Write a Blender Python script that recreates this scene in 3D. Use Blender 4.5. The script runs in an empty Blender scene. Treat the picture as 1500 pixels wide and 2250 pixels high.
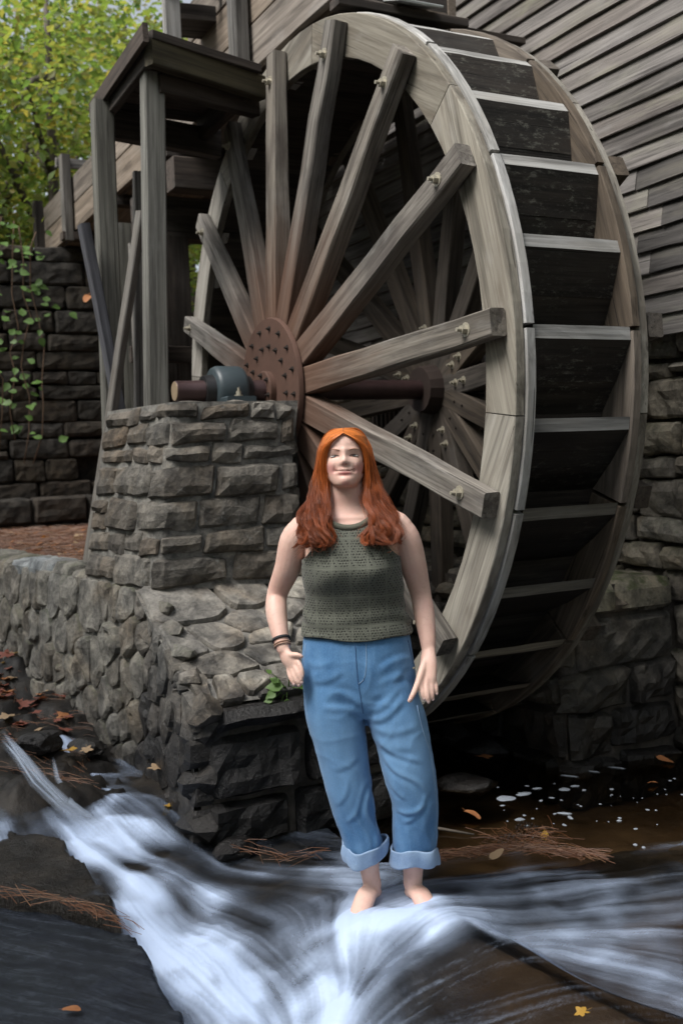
import bpy, bmesh, math, random
import numpy as np
from mathutils import Vector, Matrix, noise as mnoise

SC = bpy.context.scene
COL = SC.collection
rad = math.radians

# ------------------------------------------------------------------ camera
LENS_PX, YAW, PITCH, ROLL, EYE = 2305.7, rad(27.086), rad(-2.995), rad(-2.226), 1.55
_f = Vector((math.sin(YAW)*math.cos(PITCH), math.cos(YAW)*math.cos(PITCH), math.sin(PITCH)))
_r0 = Vector((math.cos(YAW), -math.sin(YAW), 0))
_u0 = _r0.cross(_f)
_r = math.cos(ROLL)*_r0 + math.sin(ROLL)*_u0
_u = -math.sin(ROLL)*_r0 + math.cos(ROLL)*_u0
cam_d = bpy.data.cameras.new('camera')
cam = bpy.data.objects.new('camera', cam_d)
COL.objects.link(cam)
cam.matrix_world = Matrix(((_r.x, _u.x, -_f.x, 0), (_r.y, _u.y, -_f.y, 0), (_r.z, _u.z, -_f.z, EYE), (0, 0, 0, 1)))
cam_d.sensor_fit = 'VERTICAL'
cam_d.sensor_height = 36
cam_d.sensor_width = 24
cam_d.lens = LENS_PX/2250*36
cam_d.clip_start = 0.05
cam_d.clip_end = 600
cam_d.dof.use_dof = True
cam_d.dof.focus_distance = 3.6
cam_d.dof.aperture_fstop = 3.4
SC.camera = cam

# ------------------------------------------------------------------ light
SUN_EL, SUN_AZ = rad(54), rad(-98)      # azimuth: from +y clockwise to where the light comes from
world = bpy.data.worlds.new('World')
SC.world = world
world.use_nodes = True
nt = world.node_tree
bg = nt.nodes['Background']
sky = nt.nodes.new('ShaderNodeTexSky')
sky.sky_type = 'NISHITA'
sky.sun_disc = False
sky.sun_elevation = SUN_EL
sky.sun_rotation = SUN_AZ
sky.dust_density = 3.0
hsv = nt.nodes.new('ShaderNodeHueSaturation')
hsv.inputs['Saturation'].default_value = 0.38
nt.links.new(sky.outputs[0], hsv.inputs['Color'])
nt.links.new(hsv.outputs[0], bg.inputs['Color'])
bg.inputs['Strength'].default_value = 0.10
sun_d = bpy.data.lights.new('sun', 'SUN')
sun_d.energy = 3.0
sun_d.angle = rad(30)
sun_d.color = (1, 0.975, 0.94)
sun = bpy.data.objects.new('sun', sun_d)
COL.objects.link(sun)
sd = Vector((math.sin(SUN_AZ)*math.cos(SUN_EL), math.cos(SUN_AZ)*math.cos(SUN_EL), math.sin(SUN_EL)))
sun.rotation_euler = sd.to_track_quat('Z', 'Y').to_euler()
sun.location = (0, 0, 20)
SC.view_settings.view_transform = 'Standard'
SC.view_settings.look = 'None'
SC.view_settings.exposure = 0.92
SC.view_settings.gamma = 1.0
SC.view_settings.use_curve_mapping = False
SC.render.engine = 'CYCLES'
SC.cycles.use_denoising = True
SC.cycles.max_bounces = 8
SC.cycles.transparent_max_bounces = 12

# ------------------------------------------------------------------ helpers
WM = {}


def place(o, parent, M):
    COL.objects.link(o)
    WM[o.name] = M
    if parent is not None:
        o.parent = parent
        o.matrix_parent_inverse = WM[parent.name].inverted()
    o.matrix_basis = M
    return o


def tag(o, label=None, cat=None, group=None, kind=None):
    if label:
        o['label'] = label
    if cat:
        o['category'] = cat
    if group:
        o['group'] = group
    if kind:
        o['kind'] = kind
    return o


def thing(name, loc, label, cat, group=None):
    o = bpy.data.objects.new(name, None)
    o.empty_display_size = 0.1
    place(o, None, Matrix.Translation(loc))
    return tag(o, label, cat, group)


def new_mesh(name, verts, faces, mat=None, smooth=False):
    me = bpy.data.meshes.new(name)
    me.from_pydata([tuple(v) for v in verts], [], faces)
    mats = mat if isinstance(mat, (list, tuple)) else [mat]
    for m in mats:
        if m:
            me.materials.append(m)
    if smooth:
        me.polygons.foreach_set('use_smooth', [True]*len(me.polygons))
    me.update()
    return me


def fast_mesh(name, V, F, mat, smooth=True):
    """V (n,3) array, F (m,k) index array, k 3 or 4"""
    V = np.asarray(V, np.float32)
    F = np.asarray(F, np.int32)
    me = bpy.data.meshes.new(name)
    me.vertices.add(len(V))
    me.vertices.foreach_set('co', V.ravel())
    k = F.shape[1]
    me.loops.add(F.size)
    me.loops.foreach_set('vertex_index', F.ravel())
    me.polygons.add(len(F))
    me.polygons.foreach_set('loop_start', np.arange(0, F.size, k, dtype=np.int32))
    me.polygons.foreach_set('use_smooth', np.full(len(F), smooth))
    if mat:
        me.materials.append(mat)
    me.update(calc_edges=True)
    me.validate()
    return me


def mobj(name, me, parent=None, M=None):
    o = bpy.data.objects.new(name, me)
    return place(o, parent, M if M is not None else Matrix.Identity(4))


def frame(p0, p1, up=(0, 0, 1)):
    """matrix at p0, local X toward p1, local Z near up"""
    p0, p1 = Vector(p0), Vector(p1)
    x = (p1-p0).normalized()
    u = Vector(up)
    y = u.cross(x)
    if y.length < 1e-4:
        y = Vector((0, 1, 0)).cross(x)
        if y.length < 1e-4:
            y = Vector((1, 0, 0)).cross(x)
    y.normalize()
    z = x.cross(y)
    return Matrix(((x.x, y.x, z.x, p0.x), (x.y, y.y, z.y, p0.y), (x.z, y.z, z.z, p0.z), (0, 0, 0, 1)))


R0 = random.Random(11)


def beam_mesh(name, L, w, t, mat, ch=0.005, jit=0.0015, taper=1.0, rng=R0, seg=None):
    """timber: local X 0..L, width w along Y, thickness t along Z, chamfered edges, slightly uneven"""
    n = seg or max(2, min(8, int(L/0.35)))
    ch = min(ch, w*0.2, t*0.2)
    V, F = [], []
    for i in range(n+1):
        k = 1+(taper-1)*i/n
        a, b = w/2*k, t/2*k
        dy, dz = rng.uniform(-jit, jit), rng.uniform(-jit, jit)
        for (y, z) in ((-a+ch, -b), (a-ch, -b), (a, -b+ch), (a, b-ch), (a-ch, b), (-a+ch, b), (-a, b-ch), (-a, -b+ch)):
            V.append((L*i/n, y+dy+rng.uniform(-jit, jit)*.5, z+dz+rng.uniform(-jit, jit)*.5))
    for i in range(n):
        for j in range(8):
            a = i*8+j
            b = i*8+(j+1) % 8
            F.append((a, a+8, b+8, b)[::-1])
    F.append(tuple(range(7, -1, -1))[::-1][::-1])
    F.append(tuple(range(n*8, n*8+8)))
    return new_mesh(name, V, F, mat)


def beam(name, p0, p1, w, t, mat, parent=None, up=(0, 0, 1), **k):
    L = (Vector(p1)-Vector(p0)).length
    return mobj(name, beam_mesh(name, L, w, t, mat, **k), parent, frame(p0, p1, up))


def lathe_mesh(name, prof, mat, n=24, smooth=True, caps=True):
    """prof: list of (x, r) revolved about local X"""
    V, F = [], []
    for (x, r) in prof:
        for j in range(n):
            a = 2*math.pi*j/n
            V.append((x, r*math.cos(a), r*math.sin(a)))
    m = len(prof)
    for i in range(m-1):
        for j in range(n):
            a, b = i*n+j, i*n+(j+1) % n
            F.append((a, b, b+n, a+n))
    if caps:
        F.append(tuple(range(n))[::-1])
        F.append(tuple(range((m-1)*n, m*n)))
    me = new_mesh(name, V, F, mat, smooth)
    if smooth:
        me.shade_smooth_by_angle(angle=rad(40)) if hasattr(me, 'shade_smooth_by_angle') else None
        try:
            me.set_sharp_from_angle(angle=rad(40))
        except Exception:
            pass
    return me


def tube_mesh(name, pts, radii, mat, n=6, cap=True):
    V, F = [], []
    P = [Vector(p) for p in pts]
    for i, p in enumerate(P):
        d = (P[min(i+1, len(P)-1)]-P[max(i-1, 0)]).normalized()
        a = Vector((0, 0, 1)) if abs(d.z) < 0.9 else Vector((1, 0, 0))
        e1 = d.cross(a).normalized()
        e2 = d.cross(e1)
        for j in range(n):
            t = 2*math.pi*j/n
            V.append(p+radii[i]*(math.cos(t)*e1+math.sin(t)*e2))
    for i in range(len(P)-1):
        for j in range(n):
            a, b = i*n+j, i*n+(j+1) % n
            F.append((a, b, b+n, a+n))
    if cap:
        F.append(tuple(range(n))[::-1])
        F.append(tuple(range((len(P)-1)*n, len(P)*n)))
    return new_mesh(name, V, F, mat, True)


def bolt_mesh(name, mat, r=0.03, h=0.03):
    """washer, nut and stud along local X (pointing to -X)"""
    V, F = [], []

    def ring(x, rr, n, ph=0):
        s = len(V)
        for j in range(n):
            a = 2*math.pi*j/n+ph
            V.append((x, rr*math.cos(a), rr*math.sin(a)))
        return list(range(s, s+n))

    def bridge(a, b):
        n = len(a)
        for j in range(n):
            F.append((a[j], b[j], b[(j+1) % n], a[(j+1) % n]))
    a = ring(0, r, 12); b = ring(-h*.2, r, 12); bridge(a, b); F.append(tuple(b))
    a = ring(-h*.2, r*.62, 6); b = ring(-h*.75, r*.6, 6); bridge(a, b); F.append(tuple(b))
    a = ring(-h*.75, r*.3, 8); b = ring(-h*1.25, r*.28, 8); bridge(a, b); F.append(tuple(b))
    return new_mesh(name, V, F, mat)


# ------------------------------------------------------------------ materials
def mat_new(name):
    m = bpy.data.materials.new(name)
    m.use_nodes = True
    return m, m.node_tree, m.node_tree.nodes['Principled BSDF']


class NB:
    """tiny node builder"""
    def __init__(s, t):
        s.t = t

    def n(s, typ, ins=None, **attrs):
        x = s.t.nodes.new(typ)
        for k, v in attrs.items():
            setattr(x, k, v)
        for k, v in (ins or {}).items():
            if hasattr(v, 'is_linked') or hasattr(v, 'links'):
                s.t.links.new(v, x.inputs[k])
            else:
                x.inputs[k].default_value = v
        return x

    def link(s, a, b):
        s.t.links.new(a, b)

    def math(s, op, a, b=None, clamp=False):
        x = s.n('ShaderNodeMath', operation=op, use_clamp=clamp)
        for i, v in enumerate((a, b)):
            if v is None:
                continue
            if hasattr(v, 'links'):
                s.link(v, x.inputs[i])
            else:
                x.inputs[i].default_value = v
        return x.outputs[0]

    def mix(s, f, a, b, blend='MIX'):
        x = s.n('ShaderNodeMix', data_type='RGBA', blend_type=blend)
        for i, v in ((0, f), (6, a), (7, b)):
            if hasattr(v, 'links'):
                s.link(v, x.inputs[i])
            elif i == 0:
                x.inputs[0].default_value = v
            else:
                x.inputs[i].default_value = (*v, 1) if len(v) == 3 else v
        return x.outputs[2]

    def ramp(s, f, stops, interp='LINEAR'):
        x = s.n('ShaderNodeValToRGB')
        r = x.color_ramp
        r.interpolation = interp
        while len(r.elements) < len(stops):
            r.elements.new(0.5)
        for e, (p, c) in zip(r.elements, stops):
            e.position = p
            e.color = (*c, 1) if len(c) == 3 else c
        s.link(f, x.inputs[0])
        return x.outputs[0]

    def step(s, v, lo, hi):
        x = s.n('ShaderNodeMapRange', interpolation_type='SMOOTHSTEP')
        s.link(v, x.inputs[0])
        x.inputs[1].default_value = lo
        x.inputs[2].default_value = hi
        return x.outputs[0]

    def noise(s, vec, scale, detail=4, rough=.55, dist=0.0):
        x = s.n('ShaderNodeTexNoise', {'Scale': scale, 'Detail': detail, 'Roughness': rough, 'Distortion': dist})
        s.link(vec, x.inputs['Vector'])
        return x.outputs[0]

    def vmath(s, op, a, b):
        x = s.n('ShaderNodeVectorMath', operation=op)
        for i, v in enumerate((a, b)):
            if hasattr(v, 'links'):
                s.link(v, x.inputs[i])
            else:
                x.inputs[i].default_value = v
        return x.outputs[0]


def wood(name, light, dark, blotch=None, stain=None, stain_len=(0.2, 1.2), lichen=0.0, rough=.86, contrast=1.0, amount=.55, bump=.35):
    m, t, p = mat_new(name)
    b = NB(t)
    tc = b.n('ShaderNodeTexCoord').outputs['Object']
    rnd = b.n('ShaderNodeObjectInfo').outputs['Random']
    off = b.n('ShaderNodeCombineXYZ')
    for i, k in enumerate((37.0, 11.0, 23.0)):
        b.link(b.math('MULTIPLY', rnd, k), off.inputs[i])
    v = b.vmath('ADD', tc, off.outputs[0])
    g = b.vmath('MULTIPLY', v, (1.6, 42, 42))
    grain = b.noise(g, 1.0, 6, .62, .6)
    fine = b.noise(b.vmath('MULTIPLY', v, (3.0, 190, 190)), 1.0, 3, .6)
    big = b.noise(b.vmath('MULTIPLY', v, (1.7, 7, 7)), 1.0, 4, .6, .4)
    gr = b.math('ADD', b.math('MULTIPLY', grain, .72), b.math('MULTIPLY', fine, .28))
    c = b.ramp(gr, [(0.5-.17/contrast, dark), (0.5+.13/contrast, light)])
    bl = blotch or tuple(x*.5 for x in light)
    c = b.mix(b.math('MULTIPLY', b.step(big, .47, .68), amount), c, bl)
    # long water stains and a silvery bloom
    st_ = b.noise(b.vmath('MULTIPLY', v, (.9, 13, 13)), 1.0, 4, .6, .5)
    c = b.mix(b.math('MULTIPLY', b.step(st_, .49, .68), .74), c, tuple(x*.5 for x in dark))
    c = b.mix(b.math('MULTIPLY', b.step(b.noise(b.vmath('MULTIPLY', v, (3.1, 9, 9)), 1.0, 5, .65), .52, .72), .35), c, tuple(.55*max(light)+.45*x for x in light))
    # fine splits along the grain
    cr = b.noise(b.vmath('MULTIPLY', v, (.7, 70, 70)), 1.0, 2, .5, .3)
    crack = b.step(cr, .66, .72)
    c = b.mix(b.math('MULTIPLY', crack, .75), c, tuple(x*.25 for x in dark))
    # individual boards differ
    hv = b.n('ShaderNodeHueSaturation')
    b.link(c, hv.inputs['Color'])
    b.link(b.math('ADD', b.math('MULTIPLY', rnd, .5), .76), hv.inputs['Value'])
    b.link(b.math('ADD', b.math('MULTIPLY', b.math('FRACT', b.math('MULTIPLY', rnd, 7.3)), .5), .75), hv.inputs['Saturation'])
    c = hv.outputs[0]
    if stain:
        sx = b.n('ShaderNodeSeparateXYZ')
        b.link(tc, sx.inputs[0])
        xx = b.math('ADD', sx.outputs[0], b.math('MULTIPLY', b.math('SUBTRACT', big, .5), 1.1))
        f = b.n('ShaderNodeMapRange', interpolation_type='SMOOTHSTEP')
        b.link(xx, f.inputs[0])
        f.inputs[1].default_value, f.inputs[2].default_value = stain_len
        f.inputs[3].default_value, f.inputs[4].default_value = .8, 0
        c = b.mix(f.outputs[0], c, b.mix(grain, tuple(x*.4 for x in stain), stain))
    if lichen:
        ln = b.noise(b.vmath('MULTIPLY', v, (18, 46, 46)), 1.0, 8, .8)
        lm = b.math('MULTIPLY', b.step(ln, .52, .63), b.step(b.noise(v, 2.2, 3), .40, .58))
        c = b.mix(b.math('MULTIPLY', lm, lichen), c, (.17, .165, .14))
    b.link(c, p.inputs['Base Color'])
    p.inputs['Roughness'].default_value = rough
    p.inputs['Specular IOR Level'].default_value = .3
    h = b.math('SUBTRACT', gr, b.math('MULTIPLY', crack, .6))
    bp = b.n('ShaderNodeBump', {'Strength': bump, 'Distance': .006})
    b.link(h, bp.inputs['Height'])
    b.link(bp.outputs[0], p.inputs['Normal'])
    return m


def stone(name, cols, wet=None, rough=.9, bump=.6, lichen=0.0, scale=1.0, moss=0.0, spread=.55):
    """cols: list of base colours picked per stone; wet=(z_lo,z_hi): soaked near the water"""
    m, t, p = mat_new(name)
    b = NB(t)
    pos = b.n('ShaderNodeNewGeometry').outputs['Position']
    rnd = b.n('ShaderNodeObjectInfo').outputs['Random']
    st = [(i/(len(cols)-1), c) for i, c in enumerate(cols)]
    base = b.ramp(rnd, st)
    n1 = b.noise(pos, 9*scale, 8, .68, .3)
    n2 = b.noise(pos, 55*scale, 6, .7)
    n3 = b.noise(pos, 3.1*scale, 4, .6)
    c = b.mix(b.step(n1, .33, .68), tuple(.42 for _ in range(3)), (1.35, 1.33, 1.28))
    c = b.mix(1.0, base, c, 'MULTIPLY')
    c = b.mix(b.math('MULTIPLY', b.step(n2, .4, .7), .45), c, b.mix(1.0, c, (.35, .35, .36), 'MULTIPLY'))
    c = b.mix(b.math('MULTIPLY', b.step(n3, .5, .72), .4), c, b.mix(1.0, c, (1.15, .92, .68), 'MULTIPLY'))
    if lichen:
        ln = b.noise(pos, 16*scale, 8, .75, .5)
        c = b.mix(b.math('MULTIPLY', b.step(ln, .58, .68), lichen), c, (.42, .43, .40))
    if moss:
        gm = b.n('ShaderNodeSeparateXYZ')
        b.link(b.n('ShaderNodeNewGeometry').outputs['Normal'], gm.inputs[0])
        mm = b.math('MULTIPLY', b.step(gm.outputs[2], .1, .8), b.step(b.noise(pos, 7, 6, .7), .42, .6))
        c = b.mix(b.math('MULTIPLY', mm, moss), c, (.045, .06, .015))
    r = rough
    if wet:
        sz = b.n('ShaderNodeSeparateXYZ')
        b.link(pos, sz.inputs[0])
        zz = b.math('ADD', sz.outputs[2], b.math('MULTIPLY', b.math('SUBTRACT', b.noise(pos, 4.5, 5, .6), .5), .55))
        f = b.n('ShaderNodeMapRange', interpolation_type='SMOOTHSTEP')
        b.link(zz, f.inputs[0])
        f.inputs[1].default_value, f.inputs[2].default_value = wet
        f.inputs[3].default_value, f.inputs[4].default_value = 1, 0
        c = b.mix(f.outputs[0], c, b.mix(1.0, c, (.17, .17, .185), 'MULTIPLY'))
        rr = b.n('ShaderNodeMapRange')
        b.link(f.outputs[0], rr.inputs[0])
        rr.inputs[3].default_value, rr.inputs[4].default_value = rough, .33
        b.link(rr.outputs[0], p.inputs['Roughness'])
    else:
        p.inputs['Roughness'].default_value = rough
    b.link(c, p.inputs['Base Color'])
    p.inputs['Specular IOR Level'].default_value = .4
    h = b.math('ADD', b.math('MULTIPLY', n1, .7), b.math('MULTIPLY', n2, .35))
    bp = b.n('ShaderNodeBump', {'Strength': bump, 'Distance': .03})
    b.link(h, bp.inputs['Height'])
    b.link(bp.outputs[0], p.inputs['Normal'])
    return m


def plain(name, col, rough=.6, metal=0.0, var=.25, scale=20, bump=.1, obj=True):
    m, t, p = mat_new(name)
    b = NB(t)
    v = b.n('ShaderNodeTexCoord').outputs['Object'] if obj else b.n('ShaderNodeNewGeometry').outputs['Position']
    n = b.noise(v, scale, 6, .65)
    c = b.mix(n, tuple(x*(1-var) for x in col), tuple(min(1, x*(1+var)) for x in col))
    b.link(c, p.inputs['Base Color'])
    p.inputs['Roughness'].default_value = rough
    p.inputs['Metallic'].default_value = metal
    if bump:
        bp = b.n('ShaderNodeBump', {'Strength': bump, 'Distance': .004})
        b.link(n, bp.inputs['Height'])
        b.link(bp.outputs[0], p.inputs['Normal'])
    return m


def leaf_mat(name, cols, trans=.5, rough=.55):
    m, t, p = mat_new(name)
    b = NB(t)
    rnd = b.n('ShaderNodeNewGeometry').outputs['Random Per Island']
    c = b.ramp(rnd, [(i/(len(cols)-1), k) for i, k in enumerate(cols)])
    b.link(c, p.inputs['Base Color'])
    p.inputs['Roughness'].default_value = rough
    tr = b.n('ShaderNodeBsdfTranslucent')
    b.link(b.mix(1.0, c, (1.45, 1.45, .85), 'MULTIPLY'), tr.inputs[0])
    mx = b.n('ShaderNodeMixShader', {0: trans})
    b.link(p.outputs[0], mx.inputs[1])
    b.link(tr.outputs[0], mx.inputs[2])
    b.link(mx.outputs[0], t.nodes['Material Output'].inputs[0])
    return m


W_GREY = wood('weathered grey oak', (.215, .203, .185), (.065, .06, .055), blotch=(.09, .08, .07))
W_RIM = wood('pale weathered rim wood', (.30, .28, .238), (.135, .12, .10), blotch=(.115, .095, .075), amount=.65)
W_EDGE = wood('silvered edge wood', (.47, .465, .45), (.19, .185, .175), blotch=(.33, .31, .28))
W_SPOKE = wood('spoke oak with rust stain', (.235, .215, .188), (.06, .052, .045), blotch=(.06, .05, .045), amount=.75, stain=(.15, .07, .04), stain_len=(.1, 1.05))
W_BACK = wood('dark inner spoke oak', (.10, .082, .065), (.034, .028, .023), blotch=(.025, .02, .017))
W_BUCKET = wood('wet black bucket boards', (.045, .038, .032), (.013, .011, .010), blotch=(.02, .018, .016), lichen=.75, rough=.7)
W_BUCKD = wood('darker black bucket boards', (.030, .026, .022), (.010, .009, .008), blotch=(.014, .012, .011), lichen=.25, rough=.6)
W_EDGED = wood('darker edge wood', (.22, .20, .16), (.09, .08, .065), blotch=(.10, .09, .06))
W_SIDE = wood('brown inner shroud wood', (.15, .12, .09), (.06, .046, .036), blotch=(.05, .04, .03))  # darkened so the colour carries the shade inside the shrouds
W_DARK = wood('dark damp timber', (.085, .07, .06), (.028, .023, .02), blotch=(.02, .018, .016))
W_FLUME = wood('brown flume planks', (.255, .215, .178), (.10, .08, .063), blotch=(.15, .125, .10), bump=.25)
W_POST = wood('greenish grey posts', (.215, .21, .18), (.07, .066, .056), blotch=(.10, .095, .08))
W_CLAP = wood('grey clapboards', (.195, .178, .165), (.056, .05, .047), blotch=(.20, .195, .15), bump=.5, contrast=.9)
W_CLAPD = wood('blackened clapboards', (.085, .08, .076), (.028, .026, .025), blotch=(.15, .14, .12))
S_PIER = stone('grey brown pier stone', [(.115, .105, .092), (.165, .152, .135), (.125, .10, .076), (.20, .188, .168), (.09, .082, .073), (.145, .127, .105)], wet=(.05, .62), bump=.95, lichen=.28)
S_RUB = stone('grey rubble stone', [(.19, .183, .165), (.25, .24, .215), (.145, .133, .115), (.22, .215, .20), (.17, .152, .128)], wet=(-.05, .42), moss=.35, lichen=.2, bump=.8)
S_FLAG = stone('pale ledge stone', [(.36, .345, .31), (.44, .41, .355), (.22, .21, .195), (.39, .36, .31)], lichen=.3, wet=(.52, .86), bump=.8)
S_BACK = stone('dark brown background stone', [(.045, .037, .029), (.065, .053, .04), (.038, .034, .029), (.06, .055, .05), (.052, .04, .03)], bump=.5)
S_FOUND = stone('foundation stone', [(.21, .19, .15), (.28, .25, .20), (.17, .155, .13), (.25, .235, .205), (.15, .135, .115)], wet=(.0, .9), moss=.3)
S_BLUE = stone('blue grey coping stone', [(.20, .225, .245), (.24, .25, .25)], bump=.3)
MORTAR = stone('grey mortar', [(.20, .195, .18), (.225, .215, .20)], wet=(.0, .6), bump=.5, scale=1.6)
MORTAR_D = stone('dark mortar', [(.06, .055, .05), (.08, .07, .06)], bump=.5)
M_RUST = plain('rusted hub plate', (.085, .042, .028), .82, 0.0, .55, 6, .25)
M_RUSTD = plain('dark rusted iron', (.04, .026, .021), .7, .2, .5, 9, .2)
M_BOLT = plain('dull galvanised bolt', (.36, .33, .26), .5, .35, .3, 60)
M_BOLTD = plain('dark iron bolt', (.035, .028, .024), .55, .4, .4, 60)
M_SHAFT = plain('dark purple brown shaft', (.06, .034, .034), .38, .35, .45, 12)
M_CUT = plain('bare shaft end', (.33, .24, .15), .5, .3, .3, 30)
M_BEAR = plain('blue grey bearing paint', (.04, .056, .064), .45, .0, .25, 14)
M_BEARD = plain('greasy black seal', (.012, .012, .013), .45, 0, .3, 30)
M_TIN = plain('grey sheet metal', (.50, .53, .53), .45, .3, .15, 5)
M_BARK = plain('grey brown bark', (.085, .07, .055), .9, 0, .45, 12, .5)
M_GAP = plain('dark cavity', (.012, .011, .01), .95, 0, .3, 5, 0)

# ------------------------------------------------------------------ stonework
RS = random.Random(5)


def nz(x, y, z):
    return mnoise.noise(Vector((x, y, z)))


def stone_rect(name, quad, mapf, mat, parent, bulge=.035, back=.06, rng=RS, rnd=.16, rough=.010):
    """a squared stone: quad of four (u,v) corners, mapf(u,v,w) -> point, w outward"""
    q = [Vector((a, b)) for a, b in quad]
    L = max((q[1]-q[0]).length, (q[2]-q[3]).length)
    H = max((q[3]-q[0]).length, (q[2]-q[1]).length)
    nu = max(4, min(9, int(L/.055)+2))
    nv = max(3, min(5, int(H/.055)+2))
    A = [0, .05] + [(.05+.9*i/(nu-1)) for i in range(1, nu-1)] + [.95, 1]
    B = [0, .09] + [(.09+.82*i/(nv-1)) for i in range(1, nv-1)] + [.91, 1]
    seed = rng.uniform(0, 100)
    ta, tb = rng.uniform(-.35, .35), rng.uniform(-.45, .45)
    ridge = rng.uniform(.3, .7)
    bl = bulge*rng.uniform(.6, 1.35)
    cr = min(L, H)*rnd*rng.uniform(.6, 1.5)
    V, F = [], []
    pts = []
    for j, b in enumerate(B):
        for i, a in enumerate(A):
            p = q[0].lerp(q[1], a).lerp(q[3].lerp(q[2], a), b)
            # rounded plan corners
            da, db = min(a, 1-a)*L, min(b, 1-b)*H
            if da < cr and db < cr:
                k = cr-math.hypot(cr-da, cr-db)
                if k < 0:
                    c = Vector((cr if a < .5 else L-cr, cr if b < .5 else H-cr))
                    o = Vector((a*L, b*H))-c
                    o = o.normalized()*cr+c
                    aa, bb = o.x/L, o.y/H
                    p = q[0].lerp(q[1], aa).lerp(q[3].lerp(q[2], aa), bb)
            edge = min(min(a, 1-a)*L, min(b, 1-b)*H)
            pil = min(1, edge/.028)
            w = bl*pil**.6*(1+ta*(a-.5)+tb*(b-.5)-.25*abs(b-ridge))
            if edge > 0:
                w += rough*1.6*nz(p.x*11+seed, p.y*11, seed)+rough*.8*nz(p.x*27, p.y*27+seed, 3)
            p2 = p+Vector((nz(p.x*8+seed, p.y*8, 7), nz(p.x*8, p.y*8+seed, 9)))*.012
            pts.append((p2.x, p2.y, w))
    nA, nB = len(A), len(B)
    V = [mapf(*p) for p in pts]
    for j in range(nB-1):
        for i in range(nA-1):
            a = j*nA+i
            F.append((a, a+1, a+1+nA, a+nA))
    rim = [i for i in range(nA)]+[j*nA+nA-1 for j in range(1, nB)]+[(nB-1)*nA+i for i in range(nA-2, -1, -1)]+[j*nA for j in range(nB-2, 0, -1)]
    s = len(V)
    for r in rim:
        V.append(mapf(pts[r][0], pts[r][1], -back))
    m = len(rim)
    for k in range(m):
        F.append((rim[k], s+k, s+(k+1) % m, rim[(k+1) % m]))
    return stone_obj(name, V, F, mat, parent)


def stone_obj(name, V, F, mat, parent):
    c = sum((Vector(v) for v in V), Vector())/len(V)
    me = new_mesh(name, [Vector(v)-c for v in V], F, mat)
    bm = bmesh.new()
    bm.from_mesh(me)
    bmesh.ops.recalc_face_normals(bm, faces=bm.faces)
    bm.to_mesh(me)
    bm.free()
    return mobj(name, me, parent, Matrix.Translation(c))


def stone_poly(name, poly, mapf, mat, parent, bulge=.04, back=.06, rng=RS, rough=.012):
    """an irregular stone from a convex polygon in (u,v)"""
    P = [Vector(p) for p in poly]
    c = sum(P, Vector((0, 0)))/len(P)
    # round corners: resample with corner cutting
    for _ in range(1):
        Q = []
        n = len(P)
        for i in range(n):
            a, b = P[i], P[(i+1) % n]
            k = min(.16, .022/max(.02, (b-a).length))
            Q.append(a.lerp(b, k))
            if (b-a).length > .14:
                Q.append(a.lerp(b, .5)+Vector((rng.uniform(-1, 1), rng.uniform(-1, 1)))*.008)
            Q.append(b.lerp(a, k))
        P = Q
    n = len(P)
    seed = rng.uniform(0, 99)
    t = Vector((rng.uniform(-1, 1), rng.uniform(-1, 1)))*.45
    size = max((p-c).length for p in P)
    bl = bulge*rng.uniform(.6, 1.4)
    V, F = [], []
    pk = c+Vector((rng.uniform(-.3, .3), rng.uniform(-.3, .3)))*size
    for (s, wv) in ((1, -back), (1, 0), (.955, .75), (.66, 1), (.3, 1.03)):
        for p in P:
            d = pk+(p-pk)*s if s < .9 else c+(p-c)*s
            w = wv if wv <= 0 else bl*wv*(1+t.dot(d-c)/max(size, .05))+rough*1.5*nz(d.x*10+seed, d.y*10, seed)*(1 if s < .95 else .5)
            V.append(mapf(d.x, d.y, w))
    for r in range(4):
        for i in range(n):
            a, b = r*n+i, r*n+(i+1) % n
            F.append((a, b, b+n, a+n))
    V.append(mapf(pk.x, pk.y, bl*1.02+rough*nz(pk.x*9+seed, pk.y*9, 1)))
    for i in range(n):
        F.append((4*n+i, 4*n+(i+1) % n, len(V)-1))
    return stone_obj(name, V, F, mat, parent)


def courses(u0, u1, v0, v1, h, l, rng=RS, gap=.012, wob=.012, ends=True, bond=None):
    """rows of squared stones; returns list of quads"""
    out = []
    v = v0
    prev = []
    while v < v1-.03:
        hh = rng.uniform(*h)
        if v+hh > v1-h[0]*.6:
            hh = v1-v
        u = u0
        cuts = [u0]
        while u < u1-.02:
            ll = rng.uniform(*l)
            if u+ll > u1-l[0]*.7:
                ll = u1-u
            u += ll
            if any(abs(u-x) < .035 for x in prev) and u < u1-.05:
                u -= .06
            cuts.append(u)
        prev = cuts
        for a, b in zip(cuts, cuts[1:]):
            split = rng.random() < .13 and hh > .15 and b-a < l[1]*.8
            parts = [(v, v+hh*.5), (v+hh*.5, v+hh)] if split else [(v, v+hh)]
            for (c0, c1) in parts:
                g = gap
                j = lambda: rng.uniform(-wob, wob)
                out.append([(a+g+j()*.5, c0+g+j()), (b-g+j()*.5, c0+g+j()), (b-g+j()*.5, c1-g+j()), (a+g+j()*.5, c1-g+j())])
        v += hh
    return out


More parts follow.
